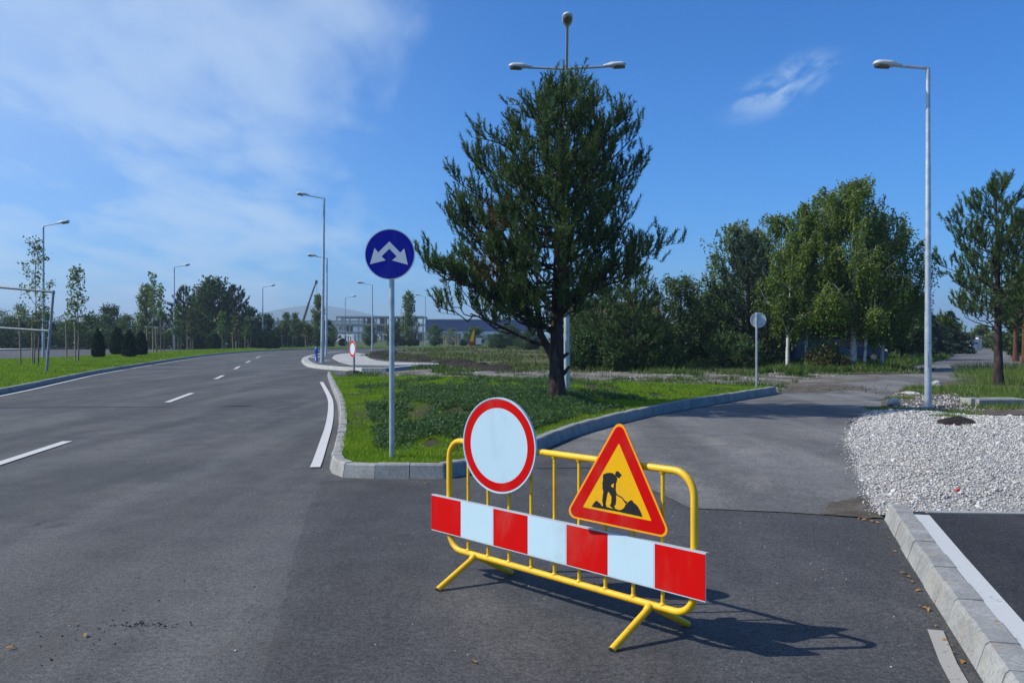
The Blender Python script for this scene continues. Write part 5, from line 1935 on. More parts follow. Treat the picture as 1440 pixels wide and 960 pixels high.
LG = 'trees beyond the far carriageway'
for row in (
    ('loose', 1, -8, 128, 436, 70, 'thin grey green tree cut off by the left picture edge'),
    ('dense', 1, 22, 132, 448, 62, 'low dark tree behind the left part of the metal pipe frame'),
    ('dense', 2, 62, 136, 440, 58, 'dark tree behind the leaning post of the metal pipe frame'),
    ('loose', 2, 30, 138, 428, 40, 'pale thin tree showing above the top rail of the pipe frame'),
    ('mid', 1, 95, 134, 452, 44, 'low green tree between pipe frame and second sapling'),
    ('dense', 1, 128, 136, 446, 50, 'dark tree just right of the second staked sapling'),
    ('dense', 2, 156, 134, 432, 54, 'dark tree behind the four conical cypresses'),
    ('mid', 2, 180, 132, 446, 46, 'bushy green tree left of the pale poplar beyond the median'),
    ('poplar', 1, 206, 131, 402, 36, 'pale rounded poplar left of the dark pines beyond the median'),
    ('mid', 1, 228, 134, 440, 34, 'low green tree between the pale poplar and the lamp'),
    ('pine', 1, 258, 132, 403, 54, 'dark pine directly behind the lamp beyond the median'),
    ('dense', 1, 298, 130, 396, 84, 'largest and darkest tree of the group beyond the median'),
    ('pine', 1, 322, 136, 408, 44, 'dark pine on the right flank of the largest one'),
    ('dense', 1, 278, 138, 420, 60, 'dark leafy tree filling between the two big pines'),
    ('pine', 2, 330, 133, 402, 60, 'dark pine overlapping the right side of the largest one'),
    ('dense', 2, 352, 142, 434, 46, 'dark tree to the right of the pine group'),
    ('dense', 1, 376, 146, 444, 36, 'low dark tree just right of the lamp at the road bend'),
    ('mid', 2, 402, 150, 442, 32, 'pointed green tree left of the crane boom'),
    ('mid', 1, 424, 152, 452, 34, 'low green tree below the crane boom'),
    ('poplar', 2, 447, 150, 416, 24, 'tall pale poplar right of the crane boom'),
    ('mid', 2, 462, 154, 452, 34, 'low green tree left of the bare concrete building'),
    ('mid', 1, 520, 168, 458, 28, 'bushy green tree in front of the bare concrete building, left one'),
    ('dense', 2, 557, 168, 454, 38, 'dark bushy tree in front of the middle of the bare concrete building'),
    ('poplar', 1, 575, 166, 411, 25, 'tall poplar in front of the right end of the bare concrete building'),
    ('mid', 2, 612, 164, 458, 34, 'small green tree right of the tall poplar by the bare building'),
    ('loose', 1, 636, 160, 462, 30, 'small thin tree left of the yellow feather flag'),
    ('mid', 1, 668, 158, 460, 40, 'green tree in front of the blue hall left of its middle'),
    ('dense', 1, 716, 150, 458, 50, 'dark tree in front of the blue hall behind the pine branches'),
    ('dense', 2, 700, 120, 470, 40, 'low dark bush tree behind the fork of the island pine'),
    ('dense', 1, 745, 112, 466, 46, 'low dark tree left of the island pine trunk'),
):
    far_tree(*row, LG)
# a ragged mass of undergrowth along the far side that reads as one hedge
r = np.random.default_rng(77)
n = 26000
tx = r.uniform(-30, 470, n)
ty_ = np.interp(tx, [-30, 200, 330, 470], [129, 128, 127, 150]) + r.uniform(-3, 4, n)
hh = (2.6 + 1.6 * np.array([noise.noise(Vector((a * .06, 0, 3))) for a in tx])) * r.random(n) ** .7
Pn = np.stack([(tx - CX) * ty_ / F, ty_, hh + .05], 1)
V = leaf_quads(Pn, r.normal(size=(n, 3)) + [0, 0, .3], r.uniform(.3, .5, n), r.uniform(.2, .34, n), r)
tag(link('undergrowth', big_mesh('undergrowth', V, 4, M['dark_leaf'])), kind='stuff')
n = 14000
tx = r.uniform(800, 1110, n); ty_ = 57 + r.uniform(-4, 5, n)
hh = 2.3 * r.random(n) ** .7
Pn = np.stack([(tx - CX) * ty_ / F, ty_, hh + .05], 1)
V = leaf_quads(Pn, r.normal(size=(n, 3)) + [0, 0, .3], r.uniform(.16, .3, n), r.uniform(.12, .2, n), r)
tag(link('undergrowth', big_mesh('undergrowth', V, 4, M['dark_leaf'])), kind='stuff')

# ------------------------------------------------------------------ saplings with their stakes, cypresses on the median


def sapling(seed, px, Y, ty, wpx, crown0, leaves, label, m='birch_pale', z=.2):
    Ht = zt(ty, Y) - z
    t = empty('sapling', at(px, Y, z), 0, label, 'sapling', 'saplings planted along the median')
    s = max(1, Y / 45)
    mb, V = broad_meshes(seed, Ht, wpx / 2 * Y / F, crown0, 18, leaves, .13 * s, .10 * s, shape=[(0, .5), (.25, 1), (.6, .75), (1, .2)], trunk_r=.028 * s ** .5, clump=.35, twigs=5)
    mb.build('trunk', M['timber_old'], t)
    link('crown', big_mesh('crown', V, 4, M[m]), t)


def stakes(px, Y, ty, wpx, label, z=.2):
    label = ' '.join(label.split()[:16])
    t = empty('tree_stakes', at(px, Y, z), 0, label, 'tree stakes', 'stake frames round the saplings')
    h = zt(ty, Y) - z
    w = wpx * Y / F
    rr = .042 * max(1, Y / 60) ** .5
    P = [(-w * .5, -.25), (-w * .12, .3), (w * .5, -.1)]
    for i, (a, c) in enumerate(P):
        mb = MB(); mb.tube([(a * .85, c, -.05), (a, c, h * (1 if i < 2 else .95))], rr, 8); mb.build('stake', M['timber'] if i < 2 else M['timber_old'], t)
    a, c = Vector((*P[0], h)), Vector((*P[1], h))
    d = c - a
    mb = MB(); mb.box((a + c) / 2 + Vector((0, 0, .0)), (d.length + .2, .11, .09), rz=math.atan2(d.y, d.x)); mb.build('crossbar', M['timber_pale'], t)
    a, c = Vector((*P[1], h * .94)), Vector((*P[2], h * .94))
    d = c - a
    mb = MB(); mb.box((a + c) / 2, (d.length + .1, .05, .07), rz=math.atan2(d.y, d.x)); mb.build('crossbar', M['timber_old'], t)


Yb = lambda y, z=.2: F * (H - z) / (y - HY)
for i, (px, by, ty, wpx, c0, lv, st, sw, lab) in enumerate((
    (46, 514, 334, 48, .30, 900, 447, 26, 'behind the metal pipe frame, tallest on the median'),
    (106, 508.5, 374, 38, .36, 1000, 451, 17, 'just right of the metal pipe frame'),
    (215, 495.5, 384, 20, .5, 260, 459, 15, 'right behind the four conical cypresses'),
    (226, 494, 400, 16, .5, 220, 460, 12, 'between the cypresses and the lamp beyond the median'),
    (250, 492.4, 430, 22, .35, 500, 462, 11, 'at the foot of the lamp beyond the median'),
    (268, 491.6, 436, 22, .35, 500, 464, 8, 'in front of the largest dark pine, left of a single cypress'),
    (313, 490.2, 440, 22, .3, 460, 467, 9, 'right of the single pair of cypresses on the median'),
    (332, 489.6, 444, 20, .3, 460, 469, 9, 'next one along the median before the road bends'),
    (349, 489.4, 446, 18, .3, 420, 470, 8, 'left of the lamp at the road bend'),
    (401, 488.4, 455, 14, .3, 300, 472, 8, 'right of the last cypress group at the road bend'),
    (415, 488.2, 440, 14, .4, 260, 473, 6, 'below the pointed green tree at the road bend'),
    (433, 488, 456, 14, .3, 300, 473, 6, 'below the crane boom at the road bend'),
)):
    Y = Yb(by)
    if by < 490.5:
        Y = min(Y, 112 + i * 2.2)
    sapling(100 + i, px + (3 if i < 2 else 0), Y, ty, wpx, c0, lv, 'young thin sapling ' + lab, 'birch_pale' if i < 4 else ('brown_leaf' if i % 2 else 'mid_leaf'), .2)
    stakes(px - (2 if i < 2 else 0), Y - .1, st, sw, 'stakes round sapling ' + lab, .2)
for i, (px, Y, st, lab) in enumerate(((466, 148, 470, 'left of the bare concrete building'), (490, 150, 473, 'behind the small red rimmed sign'), (628, 146, 471, 'left of the yellow feather flag'), (644, 147, 471, 'beside the yellow feather flag'))):
    stakes(px, Y, st, 7, 'distant wooden stakes on the outer verge ' + lab, .05)


def cypress(seed, px, by, ty, wpx, label, Y=None):
    Y = Y or Yb(by)
    z = .2
    Ht = zt(ty, Y) - z
    w = wpx / 2 * Y / F
    t = empty('cypress_shrub', at(px, Y, z), 0, label, 'shrub', 'conical cypress shrubs on the median')
    r = np.random.default_rng(seed)
    n = 5200
    # several upright spires of different heights grown together
    k = 7
    sx = np.concatenate([[0], w * .48 * np.cos(np.arange(k - 1) * 1.05 + seed)]); sy = np.concatenate([[0], w * .48 * np.sin(np.arange(k - 1) * 1.05 + seed)])
    sh = np.concatenate([[1], r.uniform(.62, .96, k - 1)])
    q_ = r.integers(0, k, n)
    f = r.random(n) ** .85
    rad = w * .62 * np.interp(f, [0, .1, .35, .65, .88, 1], [.6, .9, 1, .8, .42, .06]) * np.sqrt(r.uniform(.3, 1, n))
    a = r.uniform(0, 2 * PI, n)
    P = np.stack([sx[q_] * (1 - .25 * f) + rad * np.cos(a), sy[q_] * (1 - .25 * f) + rad * np.sin(a), f * sh[q_] * Ht * .95 + .02], 1)
    D = np.stack([np.cos(a) * .4, np.sin(a) * .4, np.ones(n)], 1) + r.normal(0, .3, (n, 3))
    s = max(.8, Y / 50)
    V = leaf_quads(P, D, .15 * s * r.uniform(.5, 1.3, n), .05 * s, r)
    mb = MB(); mb.tube([(0, 0, -.05), (0, 0, Ht * .8)], [.06, .02], 6)
    mb.build('trunk', M['bark_dark'], t)
    link('crown', big_mesh('crown', V, 4, M['cypress']), t)


for i, row in enumerate((
    (138, 503.5, 462, 17, 'first conical cypress of the row of four, nearest the metal pipe frame'),
    (164, 499, 460, 17, 'second conical cypress of the row of four, set further back'),
    (182, 502.5, 464, 20, 'third and broadest conical cypress of the row of four'),
    (198, 500, 466, 17, 'last conical cypress of the row of four, next to the stakes'),
    (279, 490.6, 471, 13, 'squat cypress left of the gap in front of the largest dark pine'),
    (303, 490.9, 470, 13, 'squat cypress right of the gap in front of the largest dark pine'),
    (365, 489.2, 474, 10, 'squat cypress left of the lamp at the road bend'),
    (374, 489.1, 475, 11, 'squat cypress right of the lamp at the road bend'),
    (386, 489.0, 474, 14, 'broad squat cypress furthest along the median'),
)):
    px, by, ty, wpx, lab = row
    cypress(200 + i, px, by, ty, wpx, lab, None if by > 490 else 118)
for i, (px, lab) in enumerate(((482, 'small dark cypress left of the small red rimmed sign'), (566, 'small dark cypress left of the tall poplar by the bare building'), (577, 'small dark cypress at the foot of the tall poplar'), (584, 'small dark cypress right of the tall poplar'), (652, 'small dark cypress beside the yellow feather flag'))):
    cypress(230 + i, px, 488, 479 if i < 4 else 480, 8, lab, 158)

# ------------------------------------------------------------------ buildings, crane, vehicles in the distance
BY = 386.0
bx = lambda px: (px - 534) * BY / F
bld = empty('concrete_building', at(534, BY, 0), 0, 'unfinished three storey bare concrete building without walls beyond the roundabout', 'building')
cols = [473.6, 481, 492, 504.3, 510.6, 523, 529, 541.7, 554, 565.6, 578, 586.5, 595]
zf = [0.1, 4.2, 7.6, 10.9]
for z in zf[1:]:
    mb = MB()
    mb.box(((bx(472.6) + bx(596)) / 2, 8, z - .2), (bx(596) - bx(472.6), 17.5, .42))
    for yy in (.05, 8, 15.9):
        mb.box(((bx(473) + bx(595.5)) / 2, yy, z - .60), (bx(595.5) - bx(473), .42, .40))
    mb.build('slab', M['frame_concrete'], bld)
for i, px in enumerate(cols):
    for yy in ((0, 15.9) if i % 3 == 0 else (0,)):
        mb = MB()
        for a, c in zip(zf[:-1], zf[1:]):
            mb.box((bx(px), yy, (a + c - .42) / 2 - .0), (.55, .5, c - a - .43))
        mb.build('column', M['frame_concrete'], bld)
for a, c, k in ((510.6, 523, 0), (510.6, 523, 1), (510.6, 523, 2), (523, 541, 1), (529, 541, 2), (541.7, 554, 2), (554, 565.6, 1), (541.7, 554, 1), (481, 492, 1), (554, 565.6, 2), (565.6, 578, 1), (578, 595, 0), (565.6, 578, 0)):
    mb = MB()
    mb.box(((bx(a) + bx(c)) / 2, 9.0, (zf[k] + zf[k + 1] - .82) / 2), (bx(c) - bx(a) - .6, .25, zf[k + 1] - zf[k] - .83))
    mb.build('infill_shade_panel', M['shell_dark'], bld)  # dark block infill; extra bays closed to stand in for the shaded inside
mb = MB(); mb.box(((bx(557) + bx(563)) / 2, 3, 2.4), (bx(563) - bx(557), .2, 2.6)); mb.build('timber_panel', mat('orange board', (.62, .28, .07), None, .6, .8), bld)
for k in range(2):
    mb = MB()
    for s in range(11):
        mb.box((bx(514) + s * .30, 4.5, zf[k] + .35 + s * .31), (.34, 1.4, .3))
    mb.build('stair', M['frame_concrete'], bld)


def hall(name, px0, px1, Y, top, depth, label, wall, band, wins):
    x0, x1 = (px0 - CX) * Y / F, (px1 - CX) * Y / F
    t = empty(name, ((x0 + x1) / 2, Y, 0), 0, label, 'building')
    w = x1 - x0
    h = zt(top, Y)
    hb = h * (.5 if band else 1)
    mb = MB(); mb.box((0, depth / 2, hb / 2), (w, depth, hb)); mb.build('wall', M[wall], t)
    if band:
        mb = MB(); mb.box((0, depth / 2, hb + (h - hb) / 2 + .003), (w + .2, depth + .2, h - hb)); mb.build('upper_cladding', M[band], t)
    mb = MB(); mb.box((0, depth / 2, h + .18), (w + .5, depth + .5, .3)); mb.build('roof', M['roof'], t)
    for a, z, ww, wh in wins:
        xa = (a - CX) * Y / F - (x0 + x1) / 2
        mb = MB(); mb.box((xa, -.04, z), (ww, .14, wh)); f = mb.build('window', M['galv_dark'], t)
        m2 = MB(); m2.box((xa, -.06, z), (ww - .3, .14, wh - .3)); m2.build('pane', M['window'], f)


hall('warehouse', 330, 512, 450, 451.5, 40, 'long white warehouse behind the bare concrete building', 'wall_white', None, [(461, 6.4, 2, 1.8), (470, 6.4, 2, 1.8), (479, 6.4, 2, 1.8), (485, 6.4, 2, 1.8), (366, 6.4, 2, 1.8), (392, 6.4, 2, 1.8)])
hall('blue_warehouse', 598, 762, 300, 450, 40, 'white and blue clad warehouse behind the branches of the island pine', 'wall_white', 'wall_blue', [(630, 2.1, 2.2, 1.7), (643, 2.1, 2.2, 1.7), (656, 2.1, 2.0, 1.7), (690, 2.1, 2.2, 1.7), (705, 2.1, 2.2, 1.7), (735, 2.1, 2.2, 1.7)])

CY = 290.0
cr = empty('mobile_crane', at(424, CY, 0), 0, 'dark telescopic crane boom rising above the low trees at the road bend', 'crane')
cw = lambda px, py: Vector(((px - 424) * CY / F, 0, zt(py, CY)))
mb = MB(); mb.tube([cw(426, 452), cw(434.5, 425)], [.42, .38], 6); mb.tube([cw(434.5, 425), cw(444.5, 396.5)], [.30, .26], 6); mb.build('boom', M['crane'], cr)
mb = MB(); mb.box(cw(445, 396.5), (.7, .6, 1.1)); mb.tube([cw(445.4, 398), cw(445.4, 412)], .05, 5); mb.build('boom_head', M['crane'], cr)
mb = MB(); mb.box((0, 0, 1.3), (9, 2.6, 1.1)); mb.box((.4, 0, 2.7), (3.2, 2.4, 1.7)); mb.tube([Vector((0, 0, 3)), cw(426, 452)], .6, 6); mb.build('carrier', M['crane_yellow'], cr)
mb = MB(); mb.box((-3.6, 0, 2.4), (1.6, 2.4, 1.3)); mb.build('cab', M['glass'], cr)
for xx in (-3.4, -1.6, 1.6, 3.2):
    for yy in (-1.25, 1.25):
        mb = MB(); mb.tube([(xx, yy - .2, .62), (xx, yy + .2, .62)], .62, 14); mb.build('wheel', M['tyre'], cr)


def car(loc, rz, paint, label, kind='hatch', name='parked_car', cat='car', s=1.0):
    t = empty(name, loc, rz, label, cat)
    W_ = .84
    if kind == 'van':
        prof = [(-2.5, .32), (-2.55, 1.0), (-2.5, 2.1), (-2.3, 2.2), (1.1, 2.2), (1.4, 2.1), (2.1, 1.25), (2.6, 1.05), (2.7, .8), (2.7, .32)]
        glass = [(.75, 1.25), (.85, 2.0), (1.35, 2.0), (1.95, 1.28)]
    else:
        prof = [(-2.0, .30), (-2.1, .55), (-2.05, .95), (-1.85, 1.0), (-1.45, 1.38), (-.9, 1.46), (.2, 1.45), (.55, 1.36), (1.15, .98), (1.85, .86), (2.08, .70), (2.12, .45), (2.05, .30)]
        glass = [(-1.62, 1.0), (-1.33, 1.33), (-.85, 1.395), (.18, 1.385), (.48, 1.31), (1.0, 1.0)]
    fr_ = lambda y, sgn_: (Vector((0, y, 0)), Vector((1, 0, 0)), Vector((0, 0, 1)), Vector((0, sgn_, 0)))
    mb = MB(); mb.prism(prof, fr_(-W_, 1), 0, W_ * 2)
    body = mb.build('body', M[paint], t, .06)
    for sg in (-1, 1):
        m2 = MB(); m2.prism(glass, fr_(sg * (W_ - .01), sg), 0, .018); m2.build('side_window', M['glass'], t)
    m2 = MB()
    if kind == 'van':
        m2.add([(1.46, -.7, 2.06), (1.46, .7, 2.06), (2.10, .74, 1.31), (2.10, -.74, 1.31)], [(0, 1, 2, 3)][::-1])
        m2.add([(1.46, -.7, 2.03), (1.46, .7, 2.03), (2.08, .74, 1.29), (2.08, -.74, 1.29)], [(3, 2, 1, 0)])
    else:
        m2.add([(.62, -.66, 1.345), (.62, .66, 1.345), (1.16, .72, 1.0), (1.16, -.72, 1.0)], [(0, 1, 2, 3)][::-1])
        m2.add([(.60, -.66, 1.325), (.60, .66, 1.325), (1.13, .72, .98), (1.13, -.72, .98)], [(3, 2, 1, 0)])
    m2.build('windscreen', M['glass'], t)
    for xx in (-1.3, 1.3):
        for sg in (-1, 1):
            xw = xx * (1.25 if kind == 'van' else 1)
            m2 = MB(); m2.tube([(xw, sg * .66, .31), (xw, sg * .87, .31)], .31, 18); w = m2.build('wheel', M['tyre'], t)
            m3 = MB(); m3.tube([(xw, sg * .87, .31), (xw, sg * .885, .31)], .19, 14); m3.build('rim', M['galv_dark'], w)
    xf = 2.68 if kind == 'van' else 2.08
    for sg in (-1, 1):
        m2 = MB(); m2.box((xf, sg * .58, .74), (.08, .34, .15)); m2.build('headlight', M['lamp_shell'], t)
        m2 = MB(); m2.box((-2.5 if kind == 'van' else -2.07, sg * .62, .85), (.08, .26, .18)); m2.build('tail_light', M['red'], t)
    t.scale = (s, s, s)
    return t


p = at(1198, 60, .05)
car(p, math.radians(-18), 'car_blue', 'dark blue car parked behind the leaning birch stems')
p = at(1146, 58, .05)
car(p, math.radians(12), 'car_green', 'dark teal car half hidden behind the yellowing bush')
car(at(1331, 106, .05), math.radians(-150), 'car_white', 'white car parked far along the side road right of the tall lamp pole')
car(at(1299, 110, .05), math.radians(-160), 'car_grey', 'dark grey car parked far along the side road left of the tall lamp pole')
car(at(1283, 112, .05), math.radians(-140), 'car_grey', 'dark grey car at the left end of the far row on the side road')
car(at(486, 262, .05), math.radians(170), 'car_white', 'white van in front of the left end of the bare concrete building', 'van', 'parked_van', 'van', 1.15)
car(at(567, 168, .05), math.radians(10), 'car_red', 'red car in front of the bare concrete building by the tall poplar')

# buildings among the trees
def house(name, px, Y, w, d, h, rh, wall, roof, label, rz=0.0, chimney=True, wins=()):
    t = empty(name, at(px, Y, .05), rz, label, 'building')
    mb = MB(); mb.box((0, d / 2, h / 2), (w, d, h)); mb.add([(-w / 2, 0, h), (-w / 2, d, h), (-w / 2, d / 2, h + rh), (w / 2, 0, h), (w / 2, d, h), (w / 2, d / 2, h + rh)], [(0, 2, 1), (3, 4, 5)])
    mb.build('wall', M[wall], t)
    mb = MB()
    o = .35
    for sg in (0, 1):
        y0, y1 = (-o, d / 2) if sg == 0 else (d + o, d / 2)
        z0 = h - rh * o / (d / 2)
        vs = [(-w / 2 - o, y0, z0), (w / 2 + o, y0, z0), (w / 2 + o, y1, h + rh), (-w / 2 - o, y1, h + rh)]
        vs2 = [(a, b_, c + .14) for a, b_, c in vs]
        mb.add(vs + vs2, [(0, 1, 2, 3), (4, 5, 6, 7), (0, 1, 5, 4), (1, 2, 6, 5), (2, 3, 7, 6), (3, 0, 4, 7)])
    rf = mb.build('roof', M[roof], t)
    if chimney:
        m2 = MB(); m2.box((w * .22, d * .5, h + rh + .3), (.5, .5, 1.0)); m2.box((w * .22, d * .5, h + rh + .83), (.62, .62, .1)); m2.build('chimney', M['brick'], rf)
    for a, z, ww, wh in wins:
        m2 = MB(); m2.box((a, -.02, z), (ww, .12, wh)); f = m2.build('window', M['wall_white'], t)
        m3 = MB(); m3.box((a, -.035, z), (ww - .16, .12, wh - .16)); m3.build('pane', M['window'], f)


house('brick_house', 868, 78, 7.5, 8, 3.0, 1.7, 'brick', 'roof_dark', 'red brick house showing between the dark pines', 0, True, [(-1.5, 1.6, 1.0, 1.2), (1.4, 1.6, 1.0, 1.2)])
house('ochre_house', 962, 70, 5.5, 7, 1.5, .9, 'render', 'roof', 'low ochre walled outbuilding behind the forked apple trunk', 0, False, [(-.9, .95, .8, .6)])
hut = empty('hut', at(1010, 56, .05), math.radians(14), 'low hut with pale grey lean-to roof behind the pine scrub', 'hut')
mb = MB(); mb.add([(-2.4, -.4, 1.15), (2.3, -.4, 1.15), (1.7, 1.8, 2.05), (-1.0, 1.8, 2.05), (-2.4, -.4, 1.08), (2.3, -.4, 1.08), (1.7, 1.8, 1.98), (-1.0, 1.8, 1.98)], [(0, 1, 2, 3), (7, 6, 5, 4), (0, 4, 5, 1), (1, 5, 6, 2), (2, 6, 7, 3), (3, 7, 4, 0)])
mb.build('roof', M['roof'], hut)
mb = MB(); mb.box((0, .9, .55), (3.9, 1.8, 1.1)); mb.build('wall', M['timber_old'], hut)
for xx in (-2.1, 2.0):
    mb = MB(); mb.box((xx, -.25, .55), (.1, .1, 1.1)); mb.build('post', M['timber_old'], hut)
cb = empty('blue_cabin', at(1121, 54, .05), math.radians(10), 'dark blue cabin standing in the shade behind the pair of white stems', 'cabin')
mb = MB(); mb.box((0, 0, .95), (.95, 1.1, 1.9)); mb.build('wall', M['blue_plastic'], cb, .02)
mb = MB(); mb.box((0, 0, 1.96), (1.05, 1.2, .1)); mb.build('roof', M['roof'], cb)
mb = MB(); mb.box((0, -.56, .92), (.7, .03, 1.7)); dr = mb.build('door', M['car_blue'], cb)
m2 = MB(); m2.box((.26, -.585, .95), (.06, .04, .16)); m2.build('handle', M['galv'], dr)
bw = empty('brick_shed', at(1082, 60, .05), 0, 'shaded red brick shed wall behind the reversed round sign', 'shed')
mb = MB(); mb.box((0, 1, .7), (3.2, 2, 1.4)); mb.build('wall', M['brick'], bw)
mb = MB(); mb.box((0, 1, 1.46), (3.6, 2.4, .12)); mb.build('roof', M['roof_dark'], bw)

# feather flag and board by the far verge
ff = empty('feather_flag', at(663, 150, .05), 0, 'tall yellow and red feather flag on a pole beyond the rough field', 'flag')
z_ = lambda y: zt(y, 150)
u_ = lambda x: (x - 663) * 150 / F
mb = MB(); mb.tube([(u_(662), 0, 0), (u_(663), 0, z_(478)), (u_(667), 0, z_(464))], .05, 6); mb.build('pole', M['galv'], ff)
fr = (Vector((0, 0, 0)), Vector((1, 0, 0)), Vector((0, 0, 1)), Vector((0, -1, 0)))
mb = MB(); mb.prism([(u_(661), z_(480)), (u_(666), z_(480)), (u_(667.5), z_(466)), (u_(666), z_(464.5)), (u_(663.2), z_(470))], fr, .06, .09); mb.build('yellow_cloth', M['amber'], ff)
mb = MB(); mb.prism([(u_(660.5), z_(488)), (u_(664.5), z_(488)), (u_(665.5), z_(480.2)), (u_(661), z_(480.2))], fr, .06, .09); mb.build('red_cloth', M['red'], ff)
wb = empty('white_board', at(673, 151, .05), 0, 'plain white board on two legs beside the yellow feather flag', 'board')
mb = MB(); mb.box((0, 0, z_(480)), (.95, .06, 1.1)); mb.build('panel', M['wall_white'], wb)
for sg in (-1, 1):
    mb = MB(); mb.tube([(sg * .35, .05, 0), (sg * .35, .05, 1.4)], .03, 6); mb.build('leg', M['galv'], wb)

# odds and ends along the wood edge and the verge
pl = empty('wooden_frame', at(995, 48, .05), math.radians(20), 'pale wooden pallet frame leaning in the undergrowth by the apple tree', 'pallet')
for i in range(4):
    mb = MB(); mb.box((-.42 + .28 * i, .0, .34), (.08, .03, .75), M=Matrix.Rotation(math.radians(28), 3, 'Y') @ Matrix.Rotation(math.radians(-20), 3, 'X')); mb.build('slat', M['timber_pale'], pl)
for i, zc in enumerate((.12, .56)):
    mb = MB(); mb.box((0 + .22 * i - .1, .05, zc), (1.2, .035, .08)); mb.build('rail', M['timber_pale'], pl)
mb = MB(); mb.box((0, 0, .12), (2.1, .22, .2)); mb.box((.2, .2, .06), (1.8, .18, .1))
o = mb.build('concrete_beam', M['concrete_pale'], None, .01); o.location = at(1028, 45.5, .06); tag(o, 'pale concrete beam lying in the grass under the pine scrub', 'beam')
mb = MB(); mb.box((0, 0, .08), (1.25, .75, .17), rz=math.radians(4))
o = mb.build('concrete_slab', M['concrete'], None, .012); o.location = tuple(G(1400, 573)[:2]) + (.05,); tag(o, 'flat grey concrete slab lying at the right edge behind the gravel', 'slab')


def boulder(px, py, d, label, seed):
    v, f = ICO
    bm = bmesh.new(); bmesh.ops.create_icosphere(bm, subdivisions=3, radius=1)
    vs = []
    for a in bm.verts:
        k = 1 + .28 * noise.noise(a.co * 1.4 + Vector((seed, 0, 0))) + .12 * noise.noise(a.co * 4 + Vector((0, seed, 0)))
        vs.append((a.co.x * d[0] * k / 2, a.co.y * d[1] * k / 2, a.co.z * d[2] * k / 2 + d[2] * .3))
    fs = [[w.index for w in a.verts] for a in bm.faces]; bm.free()
    mb = MB(); mb.add(vs, fs, 0, False)
    o = mb.build('rock', M['concrete_pale'])
    p = G(px, py); o.location = (p.x, p.y, .04); o.rotation_euler.z = seed
    tag(o, label, 'rock', 'rocks on the verge')


boulder(1317, 546, (.42, .34, .26), 'rounded pale rock just right of the tall lamp pole', 1)
boulder(1366, 553, (1.2, .25, .12), 'long flat pale stone in the grass before the slender pine', .1)
boulder(1363, 547, (.9, .3, .12), 'flat stone half sunk in the grass tuft behind the long pale one', .15)
boulder(1256, 571.5, (.45, .3, .2), 'pale stone at the road side left of the tall lamp pole', 4)
boulder(1280, 556, (.6, .25, .10), 'low flat stone on the dirt left of the lamp pole', 5)
ub = empty('utility_box', at(1369, 112, .05), .2, 'white box standing far off on the side road before the pale poplar', 'box')
mb = MB(); mb.box((-.2, 0, .7), (1.0, .8, 1.3)); mb.build('body', M['wall_white'], ub, .02)
mb = MB(); mb.box((.75, 0, .9), (.5, .5, 1.7)); mb.build('post', M['wall_white'], ub)
mb = MB(); mb.box((-.2, 0, 1.4), (1.1, .9, .08)); mb.build('lid', M['galv'], ub)

# litter
LEAF = MB()
lp = [(0, 0), (.18, .14), (.42, .22), (.6, .2), (.8, .12), (1, 0), (.8, -.12), (.6, -.2), (.42, -.22), (.18, -.14)]
LEAF.add([(u - .5, v, .10 * math.sin(u * 3) + abs(v) * .55) for u, v in lp], [tuple(range(10))])
first = None
LFP = [(1271, 806, .06, 0), (1276, 811, .05, 0), (1283, 818, .045, 0), (1292, 830, .045, 0), (1300, 855, .05, 0), (1306, 857, .055, 0), (1296, 852, .04, 0), (1248, 756, .045, 0), (1226, 733, .07, 0), (1216, 731, .06, 0),
       (1233, 735, .055, 0), (1208, 729, .05, 0), (1342, 918, .045, 0), (1336, 908, .04, 0), (1352, 930, .05, 0), (1329, 900, .04, 0), (1258, 775, .04, 0), (1316, 880, .04, 0)]
for i, (px, py, s, zz) in enumerate(LFP):
    if first is None:
        o = LEAF.build('fallen_leaf', M['leaf_dry']); first = o
    else:
        o = first.copy(); COL.objects.link(o)
    o.location = G(px, py, .008 + zz); o.scale = (s, s * (1 + .3 * math.sin(i)), s)
    o.rotation_euler = (.3 * math.sin(i * 3), .25 * math.cos(i * 5), i * 2.1)
    tag(o, 'dry orange brown leaf lying on the road at the foot of the lot kerb', 'leaf', 'fallen leaves along the lot kerb')
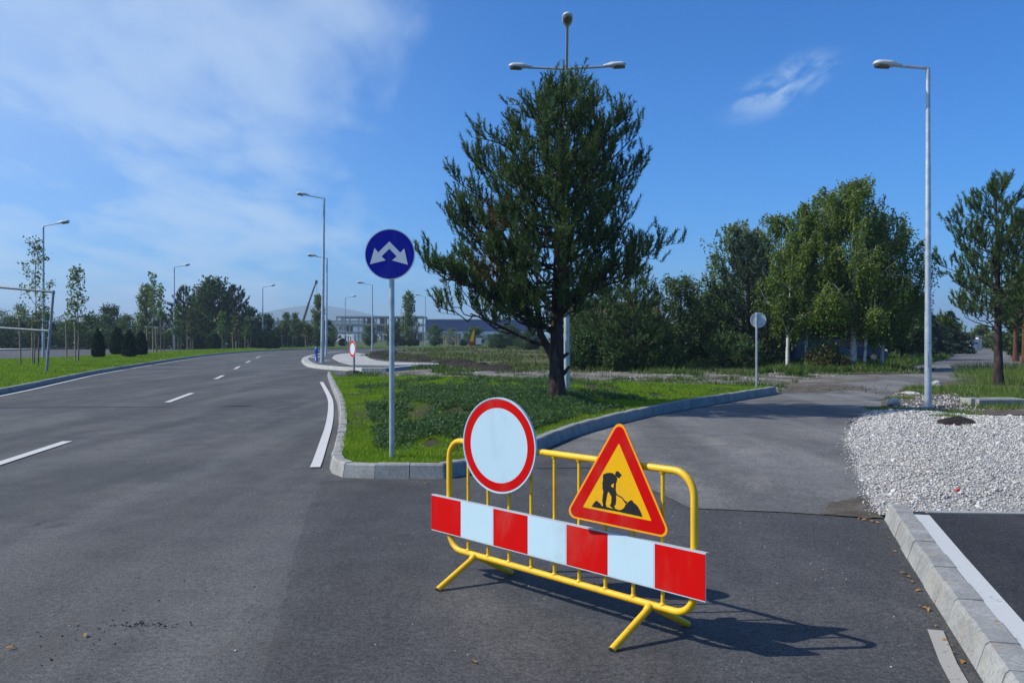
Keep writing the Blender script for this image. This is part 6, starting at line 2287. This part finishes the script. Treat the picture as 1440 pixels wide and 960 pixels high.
for i, (px, py, zz, lab) in enumerate(((1403, 876, .142, 'single brown leaf on the white line of the raised lot'), (1269, 701, .12, 'larger brown leaf on the white gravel'), (1295, 706, .12, 'small brown leaf on the gravel near the lot kerb'),
                                       (120, 893, .008, 'dry leaf on the road in the lower left'), (16, 910, .008, 'pale dry leaf at the left edge of the road'), (666, 931, .008, 'pale dry leaf on the dark asphalt below the barricade'), (600, 680, .008, 'dry leaf at the foot of the island kerb'))):
    o = first.copy(); COL.objects.link(o)
    o.location = G(px, py, zz); s = .05; o.scale = (s, s, s); o.rotation_euler = (.2, .1, i * 1.7)
    tag(o, lab, 'leaf', 'single dry leaves')
mb = MB(); mb.box((0, 0, .02), (.045, .03, .02), rz=.4); mb.box((.02, .012, .03), (.03, .02, .02), rz=1.1)
o = mb.build('plastic_scrap', M['plastic_red'], None, .006); o.location = G(1346, 692, .09); tag(o, 'small red plastic scrap lying on the white gravel', 'litter')


# ------------------------------------------------------------------ hills and the air
def hills():
    xs = np.linspace(-3600, 3600, 161); ys = np.linspace(2900, 4600, 24)
    vs = []
    for y in ys:
        for x in xs:
            px = x / 3900
            ridge = 84 + 44 * math.exp(-((px + .21) / .05) ** 2) + 26 * math.exp(-((px + .42) / .09) ** 2) + 18 * noise.noise(Vector((x * .0028, .5, 1))) - 60 * smooth01(np.array((px + .12) / .14)).item()
            bell = math.exp(-((y - 3800) / 420) ** 2)
            vs.append((x, y, max(-2, ridge * bell + 9 * noise.noise(Vector((x * .007, y * .007, 2))) * bell) - 1))
    n = len(xs)
    fs = [(j * n + i, j * n + i + 1, (j + 1) * n + i + 1, (j + 1) * n + i) for j in range(len(ys) - 1) for i in range(n - 1)]
    mb = MB(); mb.add(vs, fs, 0, True)
    tag(mb.build('hills', M['hill']), kind='structure')


hills()
HAZE_DENS = .00038
mh = bpy.data.materials.new('haze air')
mh.use_nodes = True
t = NT(mh.node_tree); t.n.clear()
vo = t.node('ShaderNodeVolumePrincipled')
vo.inputs['Color'].default_value = (.62, .80, 1.0, 1)
vo.inputs['Density'].default_value = HAZE_DENS
vo.inputs['Anisotropy'].default_value = 0.2
out = t.node('ShaderNodeOutputMaterial'); t.l.new(vo.outputs[0], out.inputs['Volume'])
mb = MB(); mb.box((0, 2420, 78.9), (7900, 5060, 160))
hz_ = mb.build('haze', mh)
tag(hz_, kind='stuff')
